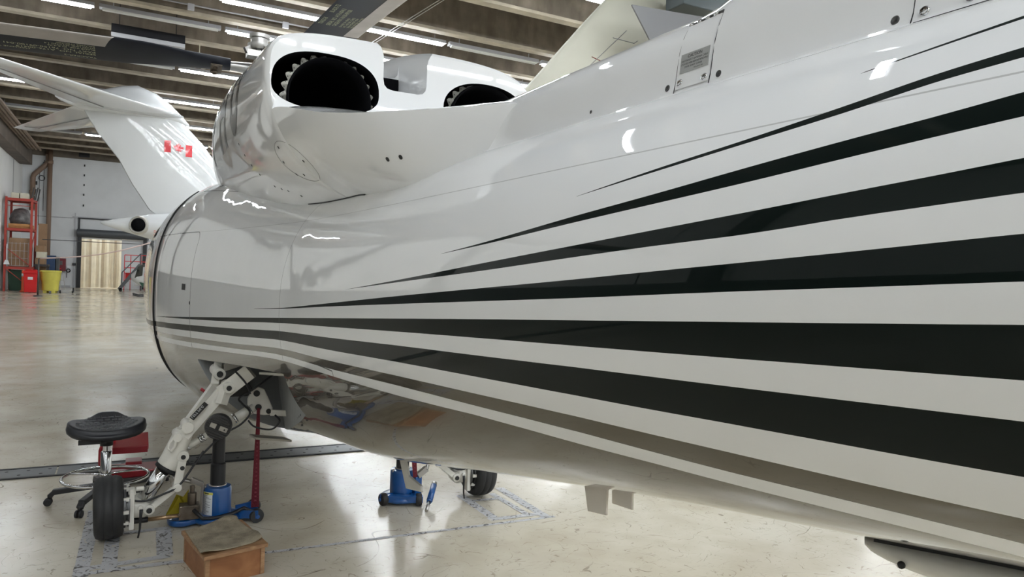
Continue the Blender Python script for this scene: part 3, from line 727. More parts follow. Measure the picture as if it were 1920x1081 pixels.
# exhaust nozzles with scalloped heat shields
for xo in (0.757, 1.508):
    w = MB(); zc = 2.395
    w.lathe([(0.150, 0.55), (0.168, 0.1), (0.176, 0.0), (0.182, 0.0), (0.184, 0.02), (0.178, 0.1), (0.16, 0.55)], (xo, 3.17, zc), (0, 1, 0), n=64)
    w.lathe([(0.0, 0.5), (0.155, 0.5)], (xo, 3.17, zc), (0, 1, 0), n=32, caps=False)
    nz = w.build('exhaust_nozzle', 'flat_black', heli)
    w = MB(); n = 26
    for k in range(n):
        a0 = 2*PI*k/n
        pts = []
        for j in range(9):
            t = -0.5+j/8; a = a0+t*2*PI/n; r = 0.186+0.022*max(0.0, math.cos(t*PI))**1.6
            pts.append((xo+r*math.cos(a), 3.215, zc+r*math.sin(a)))
        inner = [(xo+0.178*math.cos(a0+t*2*PI/n), 3.185, zc+0.178*math.sin(a0+t*2*PI/n)) for t in (0.5, 0, -0.5)]
        w.prism(pts+inner, (0, 0.004, 0))
        for da in (-0.045, 0.045):
            p = V((xo+0.193*math.cos(a0+da), 3.212, zc+0.193*math.sin(a0+da))); w.cyl(p, p-V((0, 0.004, 0)), 0.0035, n=6, mi=1)
    w.build('scalloped_heat_shield', ['legwhite', 'ink'], nz)

# ---- drive shaft cover on the spine
PROF = [(0.236, 2.008), (0.236, 2.016), (0.222, 2.022), (0.2165, 2.032), (0.2125, 2.06), (0.2085, 2.10), (0.200, 2.135), (0.185, 2.163), (0.160, 2.186), (0.12, 2.2035), (0.06, 2.214), (0, 2.217)]
def cover_prof(Y):
    k = max(0.0, 1.10-Y); g = 0.62*(k*k/(k+0.10)) if k > 0 else 0
    g = min(g, 1.25); s = 1+0.0*g; f = 1.0
    if Y > 2.0: f = 1-0.5*(Y-2.0)
    out = []
    for o_, z in PROF:
        zz = z if z <= 2.135 else 2.135+(z-2.135)*(1+g*12)
        out.append((o_*f, zz if Y <= 2.0 else 2.0+(zz-2.0)*(1-0.1*(Y-2.0))))
    return out
rings = []; Y = 2.5
cys = []
while Y > -2.55: cys.append(Y); Y -= 0.05 if Y < 1.3 else 0.1
for Y in cys:
    pr = cover_prof(Y); rings.append([(XC-o_, Y, z) for o_, z in pr]+[(XC+o_, Y, z) for o_, z in pr[::-1][1:]])
cov = MB().loft(rings).build('drive_shaft_cover', 'white', heli, sharp=55)
bpy.context.view_layer.update(); BV = world_bvh(cov)
def coverline(pts2, wid, name='panel_gap', mats='seal'):
    pts = [cast(BV, y, z, 0.0)[0] for y, z in pts2]; pts = [p for p in pts if p is not None]
    return MB().tube(pts, wid, n=6).build(name, mats, cov)
door = MB(); zs = [2.034, 2.05, 2.07, 2.09, 2.11, 2.13, 2.145, 2.156, 2.163]
ring = []
for Y in (1.106, 1.10, 1.06, 1.02, 1.014):
    ring.append([tuple(cast(BV, Y, z, 0.0016)[0]) for z in zs])
door.loft(ring, closed=False, caps=False)
dr = door.build('access_door', 'white', cov, fix=False)
lineL = [(1.108, z) for z in (2.028, 2.05, 2.08, 2.11, 2.14, 2.155, 2.166)]; lineR = [(1.012, z) for z in (2.028, 2.05, 2.08, 2.11, 2.14, 2.155, 2.166)]
coverline(lineL, 0.0009); coverline(lineR, 0.0009)
pts = [cast(BV, 1.108-0.096*i/8, 2.166, 0.0005)[0] for i in range(9)]
MB().tube(pts, 0.0035, n=8).build('hinge', 'darksteel', cov)
w = MB()
for i in range(4): a, b_ = pts[i*2], pts[i*2+1]; w.cyl(a+V((-.0006, 0, .0004)), b_+V((-.0006, 0, .0004)), 0.0036, n=8)
w.build('hinge_knuckle', 'chrome', cov)
# placard with its warning
def on_cover(Y, z, off=0.0024): return cast(BV, Y, z, off)[0]
w = MB(); o = on_cover(1.097, 2.064); ey = (on_cover(1.097, 2.100)-o).normalized(); ex = V((0, -1, 0)); nn = ex.cross(ey).normalized()
if nn.x > 0: nn = -nn
w.prism([o, o+ex*0.078, o+ex*0.078+ey*0.037, o+ey*0.037], nn*0.0006, 0)
o2 = o+nn*0.0009
def line(t, x, y, s, wd=1.0): place_text(w, t, s, o2+ex*x+ey*y, ex, ey, wd, align='CENTER', mi=1)
line('CAUTION', 0.039, 0.0275, 0.0088)
line('DISCONNECT ANTENNA CABLE', 0.039, 0.0208, 0.0051, 0.97); line('LOCATED HERE BEFORE REMOVING', 0.039, 0.0146, 0.0051, 0.90); line('DRIVE SHAFT COVER', 0.037, 0.0084, 0.0051)
line('9076150-01-001', 0.052, 0.0030, 0.0038)
w.build('warning_placard', ['placard', 'ink'], cov, fix=False)
def cf(Y, z, kind):
    if kind == 'c':
        p, n = cast(BV, Y, z, 0.0014 if 1.01 < Y < 1.11 else 0); w = MB(); w.lathe([(0.0072, 0), (0.0072, 0.001), (0.0062, 0.0024), (0.0052, 0.001), (0.0042, 0.001), (0.0042, 0.0026), (0.0018, 0.0028), (0.0016, 0.001), (0, 0.001)], p, n, n=20); w.build('fastener', 'chrome', cov, sharp=30)
    else:
        p, n = cast(BV, Y, z, 0); w = MB(); r = 0.0066 if kind == 'd' else 0.004
        w.lathe([(r, 0), (r, 0.0008), (r*0.7, 0.0010), (r*0.6, 0.0002), (0, 0.0002)], p, n, n=18); w.build('fastener', 'darksteel', cov)
for Y, z, k in ((1.131, 2.044, 'd'), (0.990, 2.041, 'd'), (0.648, 2.037, 'd'), (1.40, 2.046, 's'), (1.094, 2.046, 'c'), (1.026, 2.043, 'c'), (0.606, 2.037, 'c'), (0.545, 2.037, 'c')): cf(Y, z, k)
coverline([(0.622, z) for z in (2.024, 2.04, 2.06, 2.08, 2.10, 2.13, 2.16, 2.2)], 0.0008)
coverline([(0.618-0.016*i, 2.0235) for i in range(9)], 0.0007)

# tail fin behind the photographer's field of view keeps the tail boom complete
rings = []
for k in range(8):
    t = k/7; z = 2.1+1.5*t; y0 = -1.6-0.55*t; ch_ = 1.0-0.4*t
    rings.append([(XC+0.09*(1-0.5*t)*math.sin(2*PI*i/24)*abs(math.sin(PI*i/24))**0.5, y0-ch_/2+ch_/2*math.cos(2*PI*i/24), z) for i in range(24)])
MB().loft(rings).build('tail_fin', 'white', heli)

# ---- underside fittings
w = MB(); w.prism([(1.094, 3.10, 0.86), (1.094, 3.02, 0.86), (1.094, 2.943, 0.775), (1.094, 2.795, 0.772), (1.094, 2.782, 0.748), (1.094, 2.965, 0.712)], (0.014, 0, 0))
w.build('bent_antenna', 'legwhite', heli, bevel=0.004)
w = MB(); w.prism([(1.12, 1.640, 1.12), (1.12, 1.611, 1.029), (1.12, 1.529, 1.043), (1.12, 1.528, 1.13)], (0.006, 0, 0)); w.prism([(1.14, 1.535, 1.13), (1.14, 1.53, 1.072), (1.14, 1.447, 1.08), (1.14, 1.45, 1.14)], (0.006, 0, 0))
w.build('drain_fin', mat('beige fin paint', (0.80, 0.74, 0.66), 0.45), heli)
rings = []
for k in range(30):
    t = k/29; Y = 0.785-0.95*t**1.5; zt_ = interp(ZB, Y)-0.007; dp = 0.052*min(1, t/0.35)**0.55+0.001; hw_ = 0.028*min(1, t/0.3)**0.6+0.001
    rings.append([(1.118+hw_*math.cos(2*PI*i/20), Y, zt_-dp/2+dp/2*math.sin(2*PI*i/20)) for i in range(20)])
tb_ = MB().loft(rings).build('ventral_strake', mat('pale fairing paint', (0.74, 0.72, 0.66), 0.4, 0, 0.5, 0.1), heli)
w = MB(); w.loft([[(1.118+sx*0.012, y, interp(ZB, y)+sz) for sx, sz in ((-1, -0.010), (1, -0.010), (1, 0.01), (-1, 0.01))] for y in [0.76-0.05*i for i in range(18)]], sm=False); w.build('strake_gap_shade', 'seal', tb_)  # black strip painting in the shade of the gap above the strake
w = MB(); w.lathe([(0.006, 0), (0.006, 0.004), (0, 0.004)], (1.092, 0.70, 1.228), (-1, 0, 0), n=10); w.build('drain_hole', 'ink', tb_)
# ---- rotor head and blades
def blade_mesh():
    w = MB(); N_ = 28
    def ring(s, le, te, th, dr):
        out = []
        for i in range(N_):
            a = 2*PI*i/N_; u = 0.5+0.5*math.cos(a)          # 1 at leading edge
            x = te+(le-te)*u; t = th*math.sin(a)*(0.35+0.65*u**0.5)
            out.append((s, x, t+dr))
        return out
    st = [(0.50, 0.08, -0.08, 0.05), (0.62, 0.10, -0.10, 0.048), (0.72, 0.115, -0.11, 0.045), (0.85, 0.14, -0.13, 0.03), (1.0, 0.17, -0.15, 0.025), (1.15, 0.19, -0.17, 0.023), (1.3, 0.195, -0.195, 0.022), (1.36, 0.195, -0.195, 0.022)]
    rings = [ring(s, le, te, th, -0.02*(s-0.6)) for s, le, te, th in st]
    for k in range(1, 13): s = 1.36+4.8*k/12; rings.append(ring(s, 0.195, -0.195, 0.022, -0.02*(s-0.6)-0.006*(s-0.6)**2))
    w.loft(rings)
    return w
def strip_mesh():
    w = MB(); rings = []
    for k in range(13):
        s = 1.40+4.74*k/12; dr = -0.02*(s-0.6)-0.006*(s-0.6)**2; out = []
        for i in range(11):
            a = -1.25+2.5*i/10; u = 0.5+0.5*math.cos(a); x = -0.195+0.39*u; t = 0.0225*math.sin(a)*(0.35+0.65*u**0.5)
            out.append((s, x+0.001, t*1.05+dr))
        if k == 0: out = [(p[0]-0.07*(1-abs(i-5)/5) + 0.03, p[1], p[2]) for i, p in enumerate(out)]
        rings.append(out)
    return w.loft(rings, closed=False, caps=False)
HUB = V((1.22, 6.62, 3.36))
def make_blade(ang, pitch, lines, flip):
    b = blade_mesh().build('rotor_blade', 'blade', None); s = strip_mesh().build('leading_edge_strip', 'bladestrip', b, fix=False)
    w = MB()
    for y in (-0.055, 0.055):
        w.lathe([(0.028, 0), (0.030, 0.012), (0.018, 0.022), (0.016, 0.008), (0, 0.008)], (0.62, y*0.9, -0.050), (0, 0, -1), n=16)
    w.box((0.61, 0, -0.046), (0.09, 0.13, 0.010)); w.build('blade_pin', 'bronze', b)
    if lines:
        for t, x, y, sz, wd in lines: 
            w = MB()
            ex, ey = ((-1, 0, 0), (0, 1, 0)) if flip else ((1, 0, 0), (0, -1, 0))
            o = V((x, y, -0.0268-0.02*(x-0.6)-0.004*(x-0.6)**2))
            place_text(w, t, sz, o, ex, ey, wd)
            # stencil sits on the curved underside
            for i, (x, y, z) in enumerate(w.v):
                u = (y+0.195)/0.39; u = min(1, max(0, u)); cs = 2*u-1; sn = math.sqrt(max(0, 1-cs*cs))
                w.v[i] = (x, y, -0.022*sn*(0.35+0.65*u**0.5)-0.0014-0.02*(x-0.6)-0.006*max(0.0, x-0.6)**2)
            w.build('blade_stencil', 'stencil', b, fix=False)
    # blade local: span +x, leading edge +y
    b.matrix_world = Matrix.Translation(HUB) @ Matrix.Rotation(ang, 4, 'Z') @ Matrix.Rotation(pitch, 4, 'X')
    bpy.context.view_layer.update(); mw = b.matrix_world.copy(); b.parent = heli; b.matrix_parent_inverse = Matrix(); b.matrix_basis = heli.matrix_world.inverted() @ mw
    return b
L1 = [('TRACKER-2', 1.50, -0.135, 0.034, 1.3), ('MACHINE TRIM', 1.95, -0.105, 0.028, 1.4), ('SERIAL NO. A176-00419', 1.50, -0.075, 0.036, 1.45), ('PART NO. 76150-09100-041 REV 0', 1.50, -0.038, 0.036, 1.45),
      ('BLADE INSP. ID 8-4-76', 1.50, -0.002, 0.028, 1.2), ('PITCH LINK SETTING 1.4', 1.50, 0.026, 0.026, 1.2), ('BALANCE CHECKED', 1.50, 0.05, 0.024, 1.2)]
L2 = [('TRACK-B', 1.66, -0.150, 0.040, 1.0), ('BLADE-TE', 1.95, -0.150, 0.040, 1.0), ('SERIAL NO. A176-00411', 1.66, -0.098, 0.040, 1.0), ('CAGE-P/N 76150-09100', 1.66, -0.058, 0.040, 1.0),
      ('B-4 INSP. 8-1-78 REV', 1.66, -0.018, 0.026, 1.0), ('WT. AND BAL. CHKD', 1.66, 0.008, 0.026, 1.0), ('SPAN MOMENT 4104', 1.66, 0.034, 0.026, 1.0), ('FOR INSP SEE OH MAN', 1.66, 0.060, 0.026, 1.0)]
make_blade(PI-0.04, math.radians(15), L1, False)
make_blade(-PI/2+0.02, math.radians(6), L2, False)
make_blade(-0.02, math.radians(12), None, False)
make_blade(PI/2-0.12, math.radians(12), None, False)
w = MB(); h = HUB
w.lathe([(0.11, -0.5), (0.12, -0.12), (0.30, -0.10), (0.32, 0.02), (0.26, 0.06), (0.14, 0.09), (0.10, 0.16), (0.0, 0.17)], h, (0, 0, 1), n=28)
for a in (PI-0.04, -PI/2+0.02, -0.02, PI/2):
    d = V((math.cos(a), math.sin(a), 0)); w.cyl(h+d*0.22, h+d*0.52, 0.06, 0.035, n=14)
w.build('rotor_head', 'steel', heli, sharp=40)
w = MB(); q = V((0.93, 6.47, 3.50))
w.lathe([(0.085, -0.02), (0.095, 0), (0.095, 0.03), (0.07, 0.035), (0.07, 0.075), (0.085, 0.08), (0.085, 0.11), (0.02, 0.115)], q, (0, 0, 1), n=20)
for k in range(4): a = k*PI/2+0.4; w.bar(q+V((0.05*math.cos(a), 0.05*math.sin(a), 0)), q+V((0.13*math.cos(a), 0.13*math.sin(a), -0.05)), 0.03, 0.05)
w.box(q+V((-0.02, 0, -0.06)), (0.16, 0.12, 0.05)); w.build('rotor_damper', 'steel', heli, sharp=40)

# ---- landing gear (left and right mirrored)
def smooth(hp, n=6):
    out = []
    for i in range(len(hp)-1):
        p0 = V(hp[max(i-1, 0)]); p1 = V(hp[i]); p2 = V(hp[i+1]); p3 = V(hp[min(i+2, len(hp)-1)])
        for k in range(n):
            t = k/n; out.append(0.5*((2*p1)+(-p0+p2)*t+(2*p0-5*p1+4*p2-p3)*t*t+(-p0+3*p1-3*p2+p3)*t**3))
    out.append(V(hp[-1])); return out
def gear(sgn, full=True):
    MX = lambda p: V((XC+(p[0]-XC)*(-sgn), p[1], p[2])) if sgn > 0 else V(p)
    G = lambda **k: None
    w = MB()
    # outer cylinder and forked upper leg
    w.tube([MX(p) for p in ((0.243, 4.85, 0.41), (0.265, 4.85, 0.445), (0.30, 4.85, 0.54), (0.335, 4.85, 0.625))], [0.066, 0.068, 0.06, 0.055], n=24)
    w.bar(MX((0.325, 4.81, 0.60)), MX((0.545, 4.78, 0.88)), 0.03, 0.075); w.bar(MX((0.325, 4.90, 0.60)), MX((0.52, 4.98, 0.87)), 0.03, 0.075)
    w.bar(MX((0.35, 4.855, 0.63)), MX((0.49, 4.86, 0.80)), 0.09, 0.02)
    w.bar(MX((0.535, 4.78, 0.86)), MX((0.69, 4.72, 1.0)), 0.055, 0.095); w.bar(MX((0.515, 4.98, 0.86)), MX((0.55, 5.12, 1.0)), 0.05, 0.09)
    w.cyl(MX((0.565, 4.70, 0.90)), MX((0.565, 4.86, 0.90)), 0.032, n=18); w.cyl(MX((0.535, 4.93, 0.955)), MX((0.525, 5.12, 0.965)), 0.036, n=18)
    w.bar(MX((0.555, 4.74, 0.90)), MX((0.525, 4.72, 0.80)), 0.05, 0.05)
    w.cyl(MX((0.345, 4.77, 0.655)), MX((0.345, 4.93, 0.655)), 0.034, n=18); w.cyl(MX((0.29, 4.76, 0.60)), MX((0.29, 4.93, 0.60)), 0.026, n=16)
    w.tube([MX(p) for p in ((0.27, 4.77, 0.60), (0.245, 4.76, 0.575), (0.24, 4.76, 0.54), (0.255, 4.76, 0.52), (0.275, 4.77, 0.545), (0.28, 4.77, 0.59))], 0.009, n=8)
    leg = w.build('landing_gear_leg', 'legwhite', heli, bevel=0.006)
    leg.modifiers['bevel'].segments = 2
    w = MB(); w.cyl(MX((0.118, 4.82, 0.225)), MX((0.25, 4.85, 0.44)), 0.044, n=28); w.build('chrome_piston', 'chrome', leg)
    w = MB(); w.lathe([(0.069, -0.012), (0.071, 0.0), (0.069, 0.012)], MX((0.238, 4.85, 0.398)), MX((0.262, 4.85, 0.435))-MX((0.235, 4.85, 0.395)), n=24); w.build('cylinder_seal', 'seal', leg)
    w = MB()
    w.bar(MX((0.325, 4.79, 0.478)), MX((0.297, 4.79, 0.292)), 0.03, 0.048, up=(1, 0, 0)); w.cyl(MX((0.325, 4.77, 0.478)), MX((0.325, 4.90, 0.478)), 0.034, n=16); w.cyl(MX((0.297, 4.76, 0.292)), MX((0.297, 4.86, 0.292)), 0.026, n=16)
    w.bar(MX((0.297, 4.80, 0.292)), MX((0.148, 4.80, 0.172)), 0.03, 0.038, up=(1, 0, 0)); w.cyl(MX((0.148, 4.77, 0.172)), MX((0.148, 4.86, 0.172)), 0.030, n=16)
    w.build('torque_link', 'legwhite', leg, bevel=0.006)
    w = MB()
    for p, r in (((0.325, 4.766, 0.478), 0.014), ((0.322, 4.772, 0.41), 0.013), ((0.148, 4.766, 0.172), 0.016), ((0.565, 4.696, 0.90), 0.016), ((0.535, 4.928, 0.955), 0.02)): MB().cyl(MX(p), MX((p[0], p[1]-0.004, p[2])), r, n=14).build('pin_recess', 'ink', leg)
    # axle, hub, brake
    w = MB(); w.lathe([(0.05, -0.02), (0.072, 0.0), (0.075, 0.07), (0.05, 0.10), (0.03, 0.12)], MX((0.055, 4.85, 0.187)), MX((1, 0, 0))-MX((0, 0, 0)), n=24)
    w.box(MX((0.055, 4.79, 0.19)), (0.028, 0.07, 0.24)); w.box(MX((0.055, 4.80, 0.285)), (0.04, 0.05, 0.03)); w.cyl(MX((0.075, 4.80, 0.30)), MX((0.12, 4.80, 0.30)), 0.014, n=10)
    w.cyl(MX((0.10, 4.77, 0.195)), MX((0.10, 4.75, 0.195)), 0.014, n=12)
    w.build('axle_housing', 'legwhite', leg, bevel=0.005)
    w = MB()
    AX = (MX((1, 0, 0))-MX((0, 0, 0)))
    w.lathe([(0.115, 0.0), (0.125, 0.01), (0.125, 0.022), (0.10, 0.024), (0.10, 0.032), (0.118, 0.034), (0.118, 0.044), (0.06, 0.046)], MX((0.002, 4.85, 0.187)), AX, n=30, mi=0)
    for k in range(10):
        a = 2*PI*k/10; w.box(MX((0.026, 4.85+0.118*math.cos(a), 0.187+0.118*math.sin(a))), (0.03, 0.02, 0.02), mi=1)
    w.build('brake_disc', ['darksteel', 'legwhite'], leg, sharp=30)
    # wheel
    wc = MX((-0.065, 4.85, 0.192)); w = MB(); T = 0.077
    prof = [(0.105, -T*0.72), (0.118, -T*0.95), (0.15, -T), (0.170, -T*0.9), (0.1805, -T*0.62), (0.1838, -T*0.38), (0.180, -T*0.33), (0.180, -T*0.28), (0.1846, -T*0.24), (0.1850, 0), (0.1846, T*0.24), (0.180, T*0.28), (0.180, T*0.33), (0.1838, T*0.38), (0.1805, T*0.62), (0.170, T*0.9), (0.15, T), (0.118, T*0.95), (0.105, T*0.72)]
    w.lathe(prof, wc, AX+V((0, 0, 0.04)), n=56, caps=False); wh = w.build('wheel_tyre', 'rubber', leg)
    w = MB(); w.lathe([(0.108, -T*0.7), (0.10, -T*0.5), (0.03, -T*0.35), (0.03, -T*0.6), (0, -T*0.6), (0, T*0.4), (0.03, T*0.4), (0.095, T*0.5), (0.108, T*0.7)], wc, AX+V((0, 0, 0.04)), n=32, caps=False); w.build('wheel_rim', 'legwhite', leg, sharp=30)
    # drag strut with clamps
    w = MB(); w.cyl(MX((0.285, 4.87, 0.475)), MX((0.60, 4.87, 0.66)), 0.020, n=14); w.cyl(MX((0.60, 4.87, 0.66)), MX((0.74, 4.87, 0.745)), 0.030, n=14)
    w.build('side_brace', 'legwhite', leg)
    w = MB()
    for t in (0.22, 0.45, 0.50, 0.93):
        p = V(MX((0.285, 4.87, 0.475))).lerp(MX((0.60, 4.87, 0.66)), t); d = (MX((0.60, 4.87, 0.66))-MX((0.285, 4.87, 0.475))).normalized(); MB().cyl(p-d*0.008, p+d*0.008, 0.025, n=12).build('brace_clamp', 'chrome', leg)
    for t in (0.2, 0.8):
        p = V(MX((0.60, 4.87, 0.66))).lerp(MX((0.74, 4.87, 0.745)), t); d = V((0, 0, 0))+(MX((0.74, 4.87, 0.745))-MX((0.6, 4.87, 0.66))).normalized(); MB().cyl(p-d*0.01, p+d*0.01, 0.036, n=12).build('brace_clamp', 'chrome', leg)
    # attachment triangle
    w = MB(); tri = [(0.70, 0.80), (0.725, 0.86), (0.76, 0.875), (0.80, 0.86), (0.86, 0.73), (0.84, 0.69), (0.80, 0.69), (0.70, 0.71)]
    w.prism([MX((x, 4.86, z)) for x, z in tri], (0, 0.03, 0)); w.bar(MX((0.84, 4.86, 0.705)), MX((0.99, 4.80, 0.70)), 0.02, 0.04)
    w.build('gear_bracket', 'legwhite', leg, bevel=0.006)
    w = MB()
    for x, z, r in ((0.752, 0.835, 0.02), (0.83, 0.715, 0.016), (0.765, 0.745, 0.02), (0.89, 0.703, 0.008), (0.93, 0.702, 0.008)): MB().cyl(MX((x, 4.857, z)), MX((x, 4.848, z)), r, n=14).build('bracket_bushing', 'ink', leg)
    # hoses and wires
    w = MB(); hp = [(0.02, 4.78, 0.25), (0.12, 4.76, 0.235), (0.22, 4.76, 0.265), (0.31, 4.77, 0.31), (0.42, 4.80, 0.46), (0.55, 4.82, 0.585), (0.66, 4.82, 0.65), (0.71, 4.82, 0.72), (0.66, 4.81, 0.78), (0.64, 4.80, 0.82), (0.72, 4.80, 0.87), (0.84, 4.80, 0.96), (0.93, 4.8, 1.0)]
    sm = []
    for i in range(len(hp)-1):
        p0 = V(hp[max(i-1, 0)]); p1 = V(hp[i]); p2 = V(hp[i+1]); p3 = V(hp[min(i+2, len(hp)-1)])
        for k in range(6):
            t = k/6; sm.append(MX(0.5*((2*p1)+(-p0+p2)*t+(2*p0-5*p1+4*p2-p3)*t*t+(-p0+3*p1-3*p2+p3)*t**3)))
    sm.append(MX(hp[-1])); w.tube(sm, 0.0065, n=8)
    w.tube([MX(p) for p in smooth(((0.345, 4.79, 0.47), (0.36, 4.78, 0.43), (0.395, 4.78, 0.43), (0.42, 4.79, 0.47), (0.44, 4.80, 0.50)))], 0.005, n=6)
    w.tube([MX(p) for p in smooth(((0.60, 4.72, 1.0), (0.66, 4.70, 0.93), (0.69, 4.70, 0.86)))], 0.006, n=6)
    w.tube([MX(p) for p in smooth(((0.86, 4.80, 0.70), (0.89, 4.79, 0.66), (0.84, 4.79, 0.61), (0.74, 4.80, 0.63), (0.70, 4.82, 0.67)))], 0.006, n=6)
    w.build('hydraulic_hose', 'black', leg)
    # black bonding strap hanging from the axle
    w = MB(); w.tube([MX(p) for p in ((0.105, 4.745, 0.19), (0.103, 4.745, 0.15), (0.10, 4.75, 0.07), (0.092, 4.75, 0.022))], [0.010, 0.008, 0.0055, 0.0055], n=8); w.build('bonding_strap', 'black', leg)
    if full:
        # round ribbed landing light
        n_ = V((-0.28, -0.95, -0.12)).normalized(); c0 = V((0.508, 4.70, 0.662)); w = MB()
        w.lathe([(0.07, 0), (0.077, 0.005), (0.078, 0.05), (0.070, 0.058), (0.0, 0.060)], c0-n_*0.05, n_, n=32)
        ux = n_.cross(V((0, 0, 1))).normalized(); uy = ux.cross(n_).normalized(); tilt = math.radians(24)
        ex = ux*math.cos(tilt)+uy*math.sin(tilt); ey = -ux*math.sin(tilt)+uy*math.cos(tilt)
        for k in range(-4, 5):
            yy = k*0.0155; hw = math.sqrt(0.072**2-yy**2)
            w.bar(c0+ey*yy-ex*hw+n_*0.012, c0+ey*yy+ex*hw+n_*0.012, 0.007, 0.007, 0, up=tuple(n_))
        li = w.build('landing_light', 'greydark', leg, sharp=40)
        w = MB(); R = Matrix((ex, ey, n_)).transposed(); w.box(c0-ex*0.006+n_*0.019+ey*0.008, (0.105, 0.030, 0.004), R); w.build('light_bracket', 'steel', leg)
        w = MB(); w.box(c0-ex*0.0+n_*0.023+ey*0.008, (0.022, 0.034, 0.006), R); w.cyl(c0-ex*0.042+n_*0.02+ey*0.008, c0-ex*0.042+n_*0.024+ey*0.008, 0.005, n=8); w.build('light_clip', 'ink', leg)
        # stencilled data plate on the leg
        w = MB(); a = V((0.375, 4.765, 0.70)); b_ = V((0.455, 4.755, 0.795)); d = (b_-a).normalized(); nrm = V((0.05, -1, 0)).normalized(); u = nrm.cross(d).normalized()
        w.prism([a, b_, b_+u*0.030, a+u*0.030], nrm*0.003, 0); place_text(w, 'LEFT MLG', 0.022, a+u*0.026+nrm*0.004+d*0.006, d, -u, 1.0, mi=1)
        w.build('data_plate', ['ink', 'label'], leg)
        # riveted grey hinge plate with red caps ahead of the leg
        w = MB(); w.cyl((0.455, 5.0, 0.835), (0.43, 5.0, 0.855), 0.010, n=12); w.build('red_plug', 'red', leg)
    return leg
gear(-1); gear(1, False)
